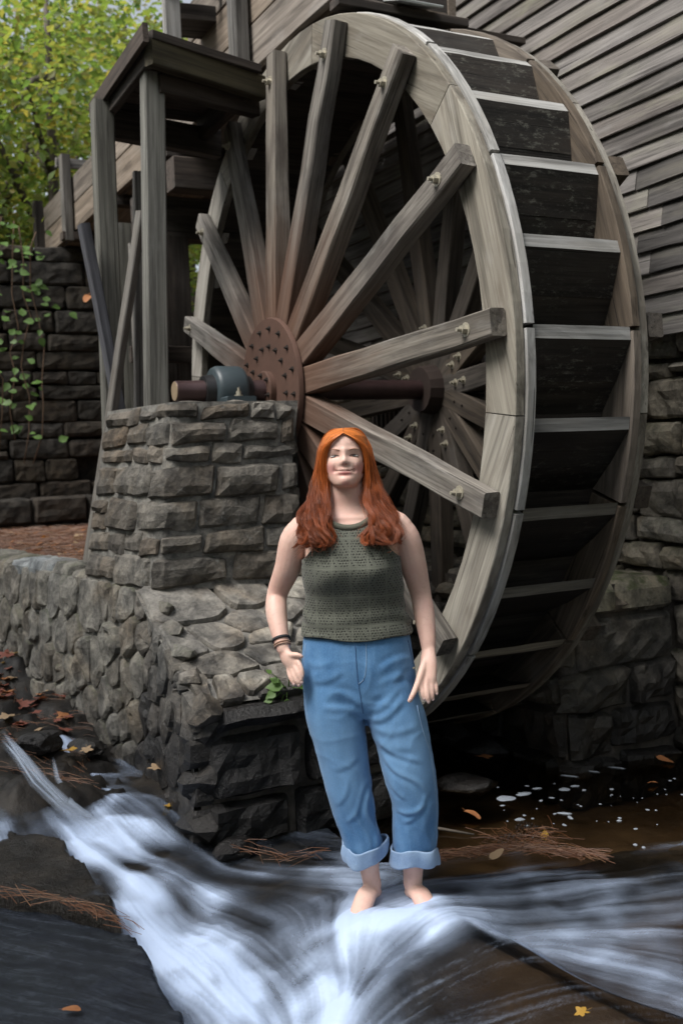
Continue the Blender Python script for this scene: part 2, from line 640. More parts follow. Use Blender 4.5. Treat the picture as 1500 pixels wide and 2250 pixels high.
def voronoi(bounds, n, rng, aniso=1.0, gap=.012, relax=2, extra=()):
    """convex cells in bounds; aniso>1 makes them wider in u. extra: half-planes (px,py,nx,ny) keep n.(x-p)<=0"""
    u0, u1, v0, v1 = bounds
    S = [Vector((rng.uniform(u0, u1)/aniso, rng.uniform(v0, v1))) for _ in range(n)]

    def clip(poly, px, py, nx, ny):
        o = []
        for i in range(len(poly)):
            a, b = poly[i], poly[(i+1) % len(poly)]
            da, db = (a[0]-px)*nx+(a[1]-py)*ny, (b[0]-px)*nx+(b[1]-py)*ny
            if da <= 0:
                o.append(a)
            if da*db < 0:
                t = da/(da-db)
                o.append((a[0]+(b[0]-a[0])*t, a[1]+(b[1]-a[1])*t))
        return o

    def cells(g):
        res = []
        for i, s in enumerate(S):
            poly = [(u0/aniso, v0), (u1/aniso, v0), (u1/aniso, v1), (u0/aniso, v1)]
            for (px, py, nx, ny) in extra:
                poly = clip(poly, px/aniso, py, nx*aniso, ny) if poly else poly
            for k, q in enumerate(S):
                if k == i or not poly:
                    continue
                d = q-s
                if d.length > 1.2:
                    continue
                m = (s+q)/2
                dn = d.normalized()
                poly = clip(poly, m.x-dn.x*g, m.y-dn.y*g, dn.x, dn.y)
            res.append(poly)
        return res
    for _ in range(relax):
        for i, poly in enumerate(cells(0)):
            if poly:
                S[i] = Vector((sum(p[0] for p in poly)/len(poly), sum(p[1] for p in poly)/len(poly)))
    return [[(p[0]*aniso, p[1]) for p in poly] for poly in cells(gap) if len(poly) >= 3]


def sheet(name, mapf, u0, u1, v0, v1, nu, nv, mat, parent, w=-.012, amp=.008):
    V, F = [], []
    for j in range(nv+1):
        for i in range(nu+1):
            u, v = u0+(u1-u0)*i/nu, v0+(v1-v0)*j/nv
            V.append(mapf(u, v, w+amp*nz(u*9, v*9, 2)))
    for j in range(nv):
        for i in range(nu):
            a = j*(nu+1)+i
            F.append((a, a+1, a+nu+2, a+nu+1))
    me = new_mesh(name, V, F, mat, True)
    bm = bmesh.new(); bm.from_mesh(me)
    bmesh.ops.recalc_face_normals(bm, faces=bm.faces)
    bm.to_mesh(me); bm.free()
    return mobj(name, me, parent)


# ---- pier, plinth and retaining wall share one left face
def batter(z):
    return np.interp(z, [-.3, 0, .6, 1.05, 1.84], [.25, .22, .20, .15, 0.])


PY0, PX1, PTOP, PBASE = 4.85, 2.22, 1.84, .96


def xleft(y, z):
    return 1.60-(.14 if y > PY0 else -.05)*(y-PY0)-float(batter(z))


def map_left(u, v, w):          # u = y, v = z
    return (xleft(u, v)-w, u, v)


def map_pier(u, v, w):          # perimeter: u<0 left face (y = PY0-u), u>0 front face (x = xl+u)
    fr = -.07*(PTOP-v)/.9
    r = .035
    xl = xleft(PY0, v)
    if u >= r:
        return (xl+u, PY0+fr-w, v)
    if u <= -r:
        return (xleft(PY0-u, v)-w, PY0-u+fr*max(0, 1+u/.4), v)
    t = (u+r)/(2*r)                      # round the corner
    a = math.pi/2*t
    return (xl+r-(r+w)*math.cos(a), PY0+fr+r-(r+w)*math.sin(a), v)


pier = thing('stone_pier', (1.7, 4.7, 0), 'tall battered rubble stone pier with pale sloping ledge carrying the wheel bearing', 'stone pier')
pf = PX1-1.45
for k, qd in enumerate(courses(-.78, pf+.02, PBASE, PTOP, (.085, .18), (.14, .44), RS, gap=.008, wob=.018)):
    # the upper courses are narrower because the pier leans in
    stone_rect('stone', [(min(a, PX1-xleft(PY0, b)), b) for a, b in qd], map_pier, S_PIER, pier, bulge=.032, back=.07)
sheet('mortar_bed', map_pier, -.8, .66, PBASE-.02, PTOP+.005, 46, 16, MORTAR, pier, w=-.004)
# top and back of the pier (solid core)
cv = [map_pier(-.8, PTOP, 0), map_pier(0, PTOP, 0), (PX1+.01, PY0, PTOP), (PX1+.01, 5.65, PTOP)]
cb = [map_pier(-.8, .5, 0), map_pier(0, .5, 0), (PX1+.02, PY0-.05, -.3), (PX1+.02, 5.65, -.3)]
core = [Vector(p)+Vector((.02, .02, 0)) if i < 2 or i > 3 else Vector(p) for i, p in enumerate(cv)]
V = [(p[0], p[1], PTOP) for p in cv]+[(p[0]+.03, p[1]+.03, -.3) for p in cv]
stone_obj('mortar_core', [Vector(v)+Vector((.02, .02, -.004)) for v in V], [(0, 1, 2, 3), (7, 6, 5, 4), (2, 6, 7, 3), (3, 7, 4, 0)], MORTAR, pier)
for qd in courses(1.60, 2.22, 0, .8, (.16, .24), (.2, .3), RS):
    stone_rect('stone', qd, lambda u, v, w: (u, 4.86+v, PTOP-.01+w), S_PIER, pier, bulge=.015, back=.04)
for qd in courses(4.82, 5.62, .1, PTOP, (.13, .2), (.2, .36), RS):
    stone_rect('stone', qd, lambda u, v, w: (PX1+w, u, v), S_PIER, pier, bulge=.03, back=.05)


S_SOAK = stone('splash soaked rubble stone', [(.19, .18, .165), (.23, .215, .195), (.16, .145, .125), (.17, .167, .16)], wet=(.32, .78), bump=.9)

# the sloping ledge of pale flagstones
def map_ledge(u, v, w):          # u = x, v 0 front .. 1 back
    y = 4.0+.85*v
    z = .57+.40*v-.03*math.sin(v*3)
    return (u, y-w*.42, z+w*.9)


lv = [[(p[0], max(0.0, p[1])) for p in c] for c in voronoi((1.38, 2.30, 0, .86), 22, random.Random(23), aniso=1.5, gap=.008, relax=1)]
for c in lv:
    stone_poly('flagstone', [(a, b/.86) for a, b in c], map_ledge, S_FLAG, pier, bulge=.022, back=.05, rough=.014)
sheet('mortar_bed', map_ledge, 1.37, 2.32, 0, 1, 14, 14, MORTAR, pier, w=-.008)


# dark wet front of the plinth below the ledge
def map_plinth(u, v, w):
    return (u, 4.02-.04*(.57-v)-w, v)


S_WET = stone('black wet stone', [(.13, .12, .11), (.10, .096, .092), (.15, .14, .13), (.08, .08, .08)], wet=(.55, 1.2), bump=.9)
pl = [[(1.40, .45), (2.28, .46), (2.28, .555), (1.43, .55)]]
pl += courses(1.38, 2.28, -.22, .44, (.15, .24), (.26, .5), random.Random(4), gap=.012, wob=.02)
for i, qd in enumerate(pl):
    o = stone_rect('stone', qd, map_plinth, S_WET, pier, bulge=.05 if i else .085, back=.1, rough=.018)
sheet('mortar_bed', map_plinth, 1.36, 2.3, -.3, .57, 14, 10, MORTAR_D, pier, w=-.01)
for qd in courses(4.03, 4.9, -.2, .5, (.15, .24), (.26, .4), random.Random(8)):
    stone_rect('stone', qd, lambda u, v, w: (2.29+w, u, v), S_WET, pier, bulge=.04, back=.06)

# heavy angular stones along the edges of the plinth


def rough_block(c, r, seed, mat, parent, name='stone'):
    bm = bmesh.new()
    bmesh.ops.create_icosphere(bm, subdivisions=2, radius=1)
    for v in bm.verts:
        n = v.co.normalized()
        q = n*1.15
        for k in range(7):
            pn = Vector((math.sin(seed*3+k*2.1), math.cos(seed*5+k*1.7), math.sin(seed*1.3+k*2.9))).normalized()
            e = q.dot(pn)-.72
            if e > 0:
                q = q-pn*e
        q += n*.06*mnoise.noise(n*4+Vector((seed, 0, 0)))
        v.co = Vector((q.x*r[0], q.y*r[1], q.z*r[2]))
    me = bpy.data.meshes.new(name)
    bm.to_mesh(me); bm.free()
    me.materials.append(mat)
    return mobj(name, me, parent, Matrix.Translation(c))


for i, (y, r, dz) in enumerate(((4.02, (.07, .10, .07), -.03), (4.19, (.06, .09, .06), -.01), (4.36, (.055, .10, .05), -.005), (4.53, (.06, .08, .05), -.01), (4.69, (.05, .08, .045), -.005))):
    z = .56+.46*(y-4.0)
    rough_block((xleft(y, z)+.035, y, z+dz), r, 3.1+i*1.7, S_SOAK if i < 2 else S_RUB, pier)
for i, (z, r) in enumerate(((.44, (.09, .09, .11)), (.25, (.10, .10, .10)), (.07, (.12, .11, .11)), (-.10, (.13, .12, .10)))):
    rough_block((xleft(4.0, z)+.055, 4.06, z), r, 9.3+i*2.3, S_SOAK, pier)
for i, (x, z, r) in enumerate(((1.60, .50, (.13, .06, .05)), (1.86, .515, (.14, .06, .045)), (2.12, .50, (.12, .06, .05)))):
    rough_block((x, 4.02, z), r, 21.3+i*3.3, S_WET, pier)

# left face: random rubble, upper edge follows the ledge and then the wall top
rw = thing('retaining_wall', (1.25, 6.6, 0), 'low rubble retaining wall of grey stones running back along the left bank', 'stone wall')
led = (4.0, .56, -.42, .91)
ln = math.hypot(led[2], led[3])
cells = voronoi((4.0, 8.8, -.25, .955), 150, random.Random(12), aniso=.9, gap=.007, relax=1,
                extra=[(led[0], led[1], led[2]/ln, led[3]/ln)])
for c in cells:
    cy = sum(p[0] for p in c)/len(c)
    cz = sum(p[1] for p in c)/len(c)
    if cz < .1 and cy > 6.2:
        continue
    stone_poly('stone', c, map_left, S_SOAK if cy < 4.9 else S_RUB, pier if cy < 5.62 else rw, bulge=.026, back=.07, rough=.018)
sheet('mortar_bed', map_left, 4.86, 5.62, -.3, .96, 14, 14, MORTAR, pier, w=.004)
V = []
for i in range(9):
    y = 4.02+.84*i/8
    V += [map_left(y, -.3, .002), map_left(y, .56+.46*(y-4.0)-.02, .002)]
stone_obj('mortar_bed', V, [(2*i, 2*i+1, 2*i+3, 2*i+2) for i in range(8)], MORTAR, pier)
sheet('mortar_bed', map_left, 5.62, 8.8, -.3, .95, 30, 14, MORTAR, rw, w=.004)
yy = 5.6
k = 0
while yy < 8.7:
    L = RS.uniform(.2, .42)
    m = S_BLUE if k in (2, 3) else S_RUB
    stone_rect('coping_stone', [(yy+.008, 0), (yy+L-.008, 0), (yy+L-.008, .26), (yy+.008, .26)],
               lambda u, v, w: (xleft(u, .96)-.02+v, u, .955+w), m, rw, bulge=.05, back=.05)
    yy += L
    k += 1

# ---- stone abutment wall in the background that carries the flume
ab = thing('abutment_wall', (2.2, 11.0, .5), 'dark coursed stone wall deep in shade behind the wooden trestle', 'stone wall')
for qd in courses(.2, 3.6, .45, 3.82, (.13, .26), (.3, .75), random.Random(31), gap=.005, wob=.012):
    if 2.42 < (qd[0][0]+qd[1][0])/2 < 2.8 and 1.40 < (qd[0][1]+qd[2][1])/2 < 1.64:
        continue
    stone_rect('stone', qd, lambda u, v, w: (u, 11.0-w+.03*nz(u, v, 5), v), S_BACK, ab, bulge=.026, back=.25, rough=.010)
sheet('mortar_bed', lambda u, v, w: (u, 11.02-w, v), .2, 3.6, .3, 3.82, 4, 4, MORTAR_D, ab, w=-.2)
stone_obj('mortar_core', [(x, y, z) for z in (.2, 3.81) for x, y in ((.2, 11.3), (3.6, 11.3), (3.6, 12.4), (.2, 12.4))],
          [(0, 1, 2, 3), (4, 5, 6, 7), (0, 1, 5, 4), (1, 2, 6, 5), (2, 3, 7, 6), (3, 0, 4, 7)], MORTAR_D, ab)
# lower footing step of that wall
for qd in courses(.6, 3.2, .55, 1.28, (.18, .28), (.3, .6), random.Random(33), gap=.01):
    stone_rect('stone', qd, lambda u, v, w: (u, 10.72-w, v), S_BACK, ab, bulge=.05, back=.25)
stone_obj('mortar_core', [(x, y, z) for z in (.2, 1.24) for x, y in ((.6, 10.78), (3.2, 10.78), (3.2, 10.99), (.6, 10.99))],
          [(0, 1, 2, 3), (4, 5, 6, 7), (0, 1, 5, 4), (1, 2, 6, 5), (2, 3, 7, 6), (3, 0, 4, 7)], MORTAR_D, ab)

# ------------------------------------------------------------------ mill building
mill = thing('mill_building', (4.6, 6.5, 0), 'old mill with weathered grey clapboard siding above a rough stone foundation', 'mill building')
FX, WX = 3.96, 3.86
for qd in courses(3.2, 9.3, .90, 2.16, (.09, .21), (.16, .48), random.Random(41), gap=.009, wob=.016):
    if 6.3 < (qd[0][0]+qd[1][0])/2 < 7.15 and 1.6 < (qd[0][1]+qd[2][1])/2 < 1.98:
        continue
    stone_rect('stone', qd, lambda u, v, w: (FX-w, u, v), S_FOUND, mill, bulge=.045, back=.12, rough=.016)
for qd in courses(3.2, 4.6, -.25, .90, (.12, .24), (.2, .5), random.Random(42), gap=.009, wob=.016):
    stone_rect('stone', qd, lambda u, v, w: (FX+.04-w, u, v), S_FOUND, mill, bulge=.045, back=.12, rough=.018)
sheet('mortar_bed', lambda u, v, w: (FX+.03-w, u, v), 3.15, 9.3, -.3, 2.2, 30, 12, MORTAR_D, mill)
# openings with a slatted vent behind the wheel
for i in range(13):
    y = 6.32+i*.066
    beam('vent_slat', (FX-.01, y, 1.60), (FX-.01, y, 1.98), .03, .03, W_DARK, mill, up=(1, 0, 0), seg=2)
beam('vent_sill', (FX-.02, 6.25, 1.585), (FX-.02, 7.2, 1.585), .07, .06, W_DARK, mill)

# stone block in front of the foundation (the wheel turns beside it)
blk = thing('stone_buttress', (3.6, 4.1, -.1), 'dark mossy topped stone buttress rising from the pool at right of the wheel', 'stone buttress')


def map_blk(u, v, w):            # u<0: left face x=3.27 (y=4.05-u); u>0 front face
    r = .03
    if u >= r:
        return (3.27+u, 4.05-w, v)
    if u <= -r:
        return (3.27-w, 4.05-u, v)
    a = math.pi/2*(u+r)/(2*r)
    return (3.27+r-(r+w)*math.cos(a), 4.05+r-(r+w)*math.sin(a), v)


S_BLK = stone('dark buttress stone', [(.115, .105, .085), (.15, .135, .11), (.10, .095, .085), (.135, .115, .09)], wet=(.05, .75), bump=.9, lichen=.25)
S_MOSS = stone('mossy cap stone', [(.20, .19, .14), (.24, .22, .17)], moss=.85, bump=.7)
for qd in courses(-3.6, .70, -.25, .80, (.13, .26), (.22, .6), random.Random(52), gap=.008, wob=.022):
    stone_rect('stone', qd, map_blk, S_BLK, blk, bulge=.05, back=.08, rough=.026)
sheet('mortar_bed', map_blk, -3.7, .73, -.3, .86, 60, 8, MORTAR_D, blk, w=-.004)
for a, b in ((.0, .33), (.33, .71)):
    stone_rect('cap_stone', [(3.26+a, 4.0), (3.26+b-.01, 4.0), (3.26+b-.01, 4.55), (3.26+a, 4.55)],
               lambda u, v, w: (u, v, .83+w), S_MOSS, blk, bulge=.06, back=.09)
for k in range(7):
    stone_rect('cap_stone', [(3.27, 4.56+k*.45), (3.93, 4.56+k*.45), (3.93, 5.0+k*.45), (3.27, 5.0+k*.45)],
               lambda u, v, w: (u, v, .83+w), S_BLK, blk, bulge=.04, back=.06)
# clapboards
zc = 2.10
row = 0
rc = random.Random(61)
H_E = .108
while zc < 6.3:
    cuts = [3.70]
    while cuts[-1] < 9.0:
        cuts.append(min(9.2, cuts[-1]+rc.uniform(2.4, 5.0)))
    dark = 2.36 < zc < 2.86
    if zc > 4.6:
        cuts = [3.70, 6.2, 9.2]
    for a, b in zip(cuts, cuts[1:]):
        near_dark = dark and a < 4.0
        if near_dark:
            # blackened lengths below the torn board
            for (c, d, mm) in ((a, 4.02+.10*math.sin(row*2.1), W_CLAPD), (4.02+.10*math.sin(row*2.1), b, W_CLAP)):
                beam('clapboard', (WX, c+.002, zc+.055), (WX, d-.002, zc+.055), .135, .016, mm, mill, up=(-.985, 0, .165), jit=.003)
        else:
            beam('clapboard', (WX, a+.002, zc+.055), (WX, b-.002, zc+.055), .135, .016, W_CLAP, mill, up=(-.985, 0, .165), jit=.003)
    zc += H_E
    row += 1
beam('corner_board', (WX-.01, 3.655, 2.05), (WX-.01, 3.655, 6.3), .1, .05, W_CLAP, mill, up=(-1, 0, 0))
mobj('wall_core', new_mesh('wall_core', [(x, y, z) for z in (2.14, 6.4) for x, y in ((WX+.03, 3.7), (8, 3.7), (8, 9.2), (WX+.03, 9.2))],
     [(3, 2, 1, 0), (4, 5, 6, 7), (0, 1, 5, 4), (1, 2, 6, 5), (2, 3, 7, 6), (3, 0, 4, 7)], M_GAP), mill)
mobj('foundation_core', new_mesh('foundation_core', [(x, y, z) for z in (-.4, 2.13) for x, y in ((FX+.1, 3.7), (8, 3.7), (8, 9.2), (FX+.1, 9.2))],
     [(3, 2, 1, 0), (4, 5, 6, 7), (0, 1, 5, 4), (1, 2, 6, 5), (2, 3, 7, 6), (3, 0, 4, 7)], MORTAR_D), mill)
# roof over the wall
beam('eave_board', (WX-.35, 3.4, 6.36), (WX-.35, 9.4, 6.36), .16, .03, W_CLAP, mill, up=(1, 0, 0))
mobj('roof', new_mesh('roof', [(WX-.36, 3.4, 6.42), (WX-.36, 9.4, 6.42), (8.4, 9.4, 9.2), (8.4, 3.4, 9.2), (WX-.36, 3.4, 6.50), (WX-.36, 9.4, 6.50), (8.4, 9.4, 9.28), (8.4, 3.4, 9.28)],
     [(0, 1, 2, 3), (7, 6, 5, 4), (0, 3, 7, 4), (1, 5, 6, 2), (0, 4, 5, 1), (3, 2, 6, 7)], W_DARK), mill)

# ------------------------------------------------------------------ water wheel
HX, HY, HZ, R_O, R_I, WID = 2.4985, 5.2464, 1.924, 1.90, 1.697, .689
wheel = thing('water_wheel', (HX, HY, HZ), 'huge weathered wooden overshot water wheel standing beside the stone pier', 'water wheel')
rwz = random.Random(71)


def wpt(x, r, deg):
    a = rad(deg)
    return Vector((x, HY+r*math.cos(a), HZ+r*math.sin(a)))


def rim_segment(name, x0, x1, r0, r1, a0, a1, mat, n=10):
    """one sawn felloe; local X along the chord so the grain follows it"""
    am = (a0+a1)/2
    o = wpt((x0+x1)/2, (r0+r1)/2, am)
    tdir = Vector((0, -math.sin(rad(am)), math.cos(rad(am))))
    M = frame(o, o+tdir, (1, 0, 0))
    Mi = M.inverted()
    V, F = [], []
    ch = .004
    for i in range(n+1):
        a = a0+(a1-a0)*i/n
        for (x, r) in ((x0, r0+ch), (x0+ch, r0), (x1-ch, r0), (x1, r0+ch), (x1, r1-ch), (x1-ch, r1), (x0+ch, r1), (x0, r1-ch)):
            V.append(Mi @ wpt(x, r+rwz.uniform(-.0008, .0008), a))
    for i in range(n):
        for j in range(8):
            A, B = i*8+j, i*8+(j+1) % 8
            F.append((A, B, B+8, A+8))
    F.append(tuple(range(8))[::-1])
    F.append(tuple(range(n*8, n*8+8)))
    me = new_mesh(name, V, F, mat)
    bm = bmesh.new(); bm.from_mesh(me)
    bmesh.ops.recalc_face_normals(bm, faces=bm.faces)
    bm.to_mesh(me); bm.free()
    return mobj(name, me, wheel, M)


SP0 = 176.0
for k in range(8):
    a = SP0+11.25+45*k
    rim_segment('rim_segment', HX, HX+.046, R_I, R_O, a+.08, a+45-.08, W_RIM)
    rim_segment('rim_segment', HX+WID-.046, HX+WID, R_I, R_O, a+.08, a+45-.08, W_RIM)
BK0 = 177.2
for k in range(16):      # inner ply, stepped at every second bucket
    a = BK0+22.5*k
    rim_segment('rim_ply', HX+.049, HX+.094, R_I+.004, R_O+.010, a-.3, a+22.5-.9, W_EDGE if True else W_RIM, n=6)
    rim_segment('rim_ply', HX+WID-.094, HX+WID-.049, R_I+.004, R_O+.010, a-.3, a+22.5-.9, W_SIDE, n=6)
# buckets: each partition is two planks, its outer edge cut flush with the rim
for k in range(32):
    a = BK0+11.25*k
    low = ((a % 360) > 181) or ((a % 360) < 90)  # these positions take the darker board and edge tones
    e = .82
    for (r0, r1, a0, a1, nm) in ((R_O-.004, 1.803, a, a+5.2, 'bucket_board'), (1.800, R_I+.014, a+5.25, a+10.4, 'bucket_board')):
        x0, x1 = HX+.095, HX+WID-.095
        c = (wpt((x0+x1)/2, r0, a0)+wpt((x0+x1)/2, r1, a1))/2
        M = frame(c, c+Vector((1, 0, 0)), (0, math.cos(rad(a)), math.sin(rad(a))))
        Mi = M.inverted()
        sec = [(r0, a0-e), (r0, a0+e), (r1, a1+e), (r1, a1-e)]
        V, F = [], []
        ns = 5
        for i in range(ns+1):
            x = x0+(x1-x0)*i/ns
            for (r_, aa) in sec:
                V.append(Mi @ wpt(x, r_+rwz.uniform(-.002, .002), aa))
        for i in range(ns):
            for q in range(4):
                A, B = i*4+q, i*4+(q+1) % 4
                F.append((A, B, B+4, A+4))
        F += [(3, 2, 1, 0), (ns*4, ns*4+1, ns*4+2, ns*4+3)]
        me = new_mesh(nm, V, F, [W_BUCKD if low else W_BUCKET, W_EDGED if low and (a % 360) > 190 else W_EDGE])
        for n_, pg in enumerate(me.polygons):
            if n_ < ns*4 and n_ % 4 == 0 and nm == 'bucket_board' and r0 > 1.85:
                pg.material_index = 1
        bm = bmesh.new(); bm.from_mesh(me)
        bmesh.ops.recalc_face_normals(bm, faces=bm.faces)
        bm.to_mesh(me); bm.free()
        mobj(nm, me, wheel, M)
# sole planking that closes the buckets on the inside
for k in range(32):
    a = BK0+11.25*k+4
    p = wpt(HX+.05, R_I+.010, a)
    q = wpt(HX+WID-.05, R_I+.010, a)
    beam('sole_board', p, q, R_I*rad(11.25)-.003, .022, W_DARK, wheel, up=(0, math.cos(rad(a)), math.sin(rad(a))), seg=2)
# spokes
bolt_me = bolt_mesh('bolt', M_BOLT, .030, .040)
bolt_hub = bolt_mesh('bolt', M_BOLTD, .0150, .016)
for k in range(16):
    a = SP0+22.5*k
    rad_v = Vector((0, math.cos(rad(a)), math.sin(rad(a))))
    p0, p1 = wpt(HX-.155, .20, a), wpt(HX-.040, 1.855, a)
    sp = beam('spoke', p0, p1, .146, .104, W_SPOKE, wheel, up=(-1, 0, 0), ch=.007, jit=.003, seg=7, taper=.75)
    b = wpt(HX-.046-.039, 1.70, a)
    mobj('bolt', bolt_me, sp, Matrix.Translation(b))
    p0, p1 = wpt(HX+WID+.165, .13, a), wpt(HX+WID+.045, 1.895, a)
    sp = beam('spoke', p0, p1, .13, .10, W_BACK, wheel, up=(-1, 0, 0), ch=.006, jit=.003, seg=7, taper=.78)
    for r in (.27, .36):
        q = wpt(HX+WID+.165-.044-(.12*(r-.13)/1.8), r, a)
        mobj('bolt', bolt_hub if k % 3 else bolt_me, sp, Matrix.Translation(q) @ Matrix.Scale(.8, 4))
# hub plates
hp = mobj('hub_plate', lathe_mesh('hub_plate', [(-.012, .385), (-.012, .0)][::-1]+[(-.012, .385), (.0, .39), (.014, .39), (.016, .385), (.016, 0)], M_RUST, 56, caps=False), wheel, Matrix.Translation((HX-.215, HY, HZ)))
for k in range(16):
    a = SP0+22.5*k+11.25
    for r in (.330, .235):
        aa = a if r > .3 else a
        mobj('bolt', bolt_hub, hp, Matrix.Translation(wpt(HX-.227, r, aa)))
fl = mobj('hub_flange', lathe_mesh('hub_flange', [(-.035, 0), (-.035, .10), (-.03, .105), (.0, .105), (.0, .0)], M_RUST, 32, caps=False), wheel, Matrix.Translation((HX-.228, HY, HZ)))
for k in range(6):
    mobj('bolt', bolt_hub, fl, Matrix.Translation(wpt(HX-.263, .082, 20+60*k)))
hp2 = mobj('hub_plate', lathe_mesh('hub_plate', [(-.01, 0), (-.01, .40), (.01, .40), (.01, 0)], M_RUSTD, 16, caps=False), wheel, Matrix.Translation((HX+WID+.225, HY, HZ)))
mobj('hub_collar', lathe_mesh('hub_collar', [(-.10, 0), (-.10, .13), (.07, .165), (.07, 0)], M_RUSTD, 16, smooth=False, caps=False), wheel, Matrix.Translation((HX+WID+.13, HY, HZ)))
for k in range(16):
    a = SP0+22.5*k+11.25
    beam('hub_rib', wpt(HX+WID+.17, .16, a), wpt(HX+WID+.18, .40, a), .085, .008, M_RUSTD, wheel, up=Vector((0, -math.sin(rad(a)), math.cos(rad(a)))), seg=2)
ax0 = 1.742
mobj('axle', lathe_mesh('axle', [(0, .050), (.004, .054), (.10, .054), (.105, .056), (1.2, .056), (2.6, .056)], M_SHAFT, 28), wheel, Matrix.Translation((ax0, HY, HZ)))
mobj('axle_end', lathe_mesh('axle_end', [(-.002, .0), (-.002, .049), (.001, .050), (.001, 0)], M_CUT, 24, caps=False), wheel, Matrix.Translation((ax0-.0005, HY, HZ)))

# pillow block bearing on the pier
brg = thing('pillow_block_bearing', (2.0, HY, PTOP), 'blue grey cast iron bearing block holding the wheel axle on the pier', 'bearing')
mobj('housing', lathe_mesh('housing', [(-.085, .060), (-.085, .112), (-.078, .122), (-.06, .130), (.06, .130), (.078, .122), (.085, .112), (.085, .060)], M_BEAR, 40, caps=False), brg, Matrix.Translation((2.03, HY, HZ)))
mobj('seal', lathe_mesh('seal', [(-.03, .058), (-.03, .080), (.02, .086), (.02, .058)], M_BEARD, 32, caps=False), brg, Matrix.Translation((1.925, HY, HZ)))
mobj('seal', lathe_mesh('seal', [(-.02, .058), (-.02, .086), (.02, .078), (.02, .058)], M_BEARD, 32, caps=False), brg, Matrix.Translation((2.135, HY, HZ)))
beam('base', (2.03, HY-.21, PTOP+.022), (2.03, HY+.23, PTOP+.022), .16, .045, M_BEAR, brg, ch=.008)
beam('foot', (2.03, HY-.10, PTOP+.05), (2.03, HY+.12, PTOP+.05), .15, .06, M_BEAR, brg, ch=.012)
mobj('base_bolt', bolt_mesh('base_bolt', M_BOLT, .022, .035), brg, Matrix.Translation((2.03, HY-.165, PTOP+.045)) @ Matrix.Rotation(rad(90), 4, 'Y'))
mobj('base_bolt', bolt_mesh('base_bolt', M_BOLT, .022, .035), brg, Matrix.Translation((2.03, HY+.165, PTOP+.045)) @ Matrix.Rotation(rad(90), 4, 'Y'))
mobj('grease_nipple', lathe_mesh('grease_nipple', [(0, .006), (.02, .006), (.022, .011), (.03, .011), (.032, .006), (.06, .004)], M_BOLT, 10), brg, Matrix.Translation((2.05, HY-.125, PTOP+.04)) @ Matrix.Rotation(rad(-90), 4, 'Y'))

# ------------------------------------------------------------------ flume
flume = thing('flume', (2.85, 8.0, 3.8), 'long raised wooden flume of brown planks leading down to the wheel top', 'flume')
FZ, FXL, FXR = 3.845, 2.52, 3.22
fy0, fy1 = 4.77, 11.85
FDZ = -.01
rf = random.Random(81)
for (z, h) in ((FZ+.13, .255), (FZ+.395, .255), (FZ+.66, .255)):
    if z > FZ+.5:
        c0 = [fy0+.25, 6.9]
    else:
        c0 = [fy0, 8.05, fy1] if z < FZ+.2 else [fy0, 6.6, 9.4, fy1]
    for a, b in zip(c0, c0[1:]):
        beam('side_plank', (FXL, a+.002, z), (FXL, b-.002, z), h, .045, W_FLUME, flume, up=(-1, 0, 0), ch=.004, jit=.002)
        beam('side_plank', (FXR, a+.002, z), (FXR, b-.002, z), h, .045, W_FLUME, flume, up=(-1, 0, 0), ch=.004, jit=.002)
for i in range(4):
    x = FXL+.045+.10+i*.155-.02
    for a, b in ((fy0+.01, 7.6), (7.604, fy1)):
        beam('floor_plank', (x, a, FZ+.018), (x, b, FZ+.018), .152, .036, W_FLUME, flume, ch=.003)
for y, hz in ((5.85, 1.0), (10.35, .72)):
    for x in (FXL-.085, FXR+.085):
        beam('flume_post', (x, y, FZ-.10), (x, y, FZ+hz), .13, .085, W_GREY, flume, up=(1, 0, 0), ch=.006)
    beam('sleeper', (FXL-.15, y, FZ-.055), (FXR+.15, y, FZ-.055), .13, .075, W_DARK, flume)
    beam('top_tie', (FXL-.15, y+.08, FZ+hz-.05), (FXR+.15, y+.08, FZ+hz-.05), .05, .09, W_GREY, flume)
for y in (7.4, 8.9, 11.8):
    beam('sleeper', (FXL-.06, y, FZ-.05), (FXR+.1, y, FZ-.05), .12, .075, W_DARK, flume)
beam('flume_post', (FXL-.07, 11.75, FZ-.4), (FXL-.07, 11.75, FZ+.6), .14, .09, W_DARK, flume, up=(1, 0, 0))
# lip over the wheel and its sheet metal
beam('lip_board', (FXL-.02, fy0-.02, FZ-.03), (FXR+.05, fy0-.02, FZ-.03), .10, .045, W_DARK, flume, ch=.004)
beam('end_board', (FXL+.25, fy0+.03, FZ+.16), (FXR-.02, fy0+.03, FZ+.16), .03, .26, W_DARK, flume)
mobj('metal_lip', beam_mesh('metal_lip', .26, .17, .012, M_TIN, ch=.002), flume, frame((2.80, fy0-.07, FZ+.015), (3.06, fy0-.07, FZ+.015), (0, -.35, 1)))

for k in range(22):  # boards added out of sight to darken the space behind the spokes
    y = 5.05+k*.29
    beam('shade_board', (FXR+.03, y, FZ+.03), (3.80, y, FZ+.03), .283, .035, W_DARK, flume, ch=.003, seg=2)

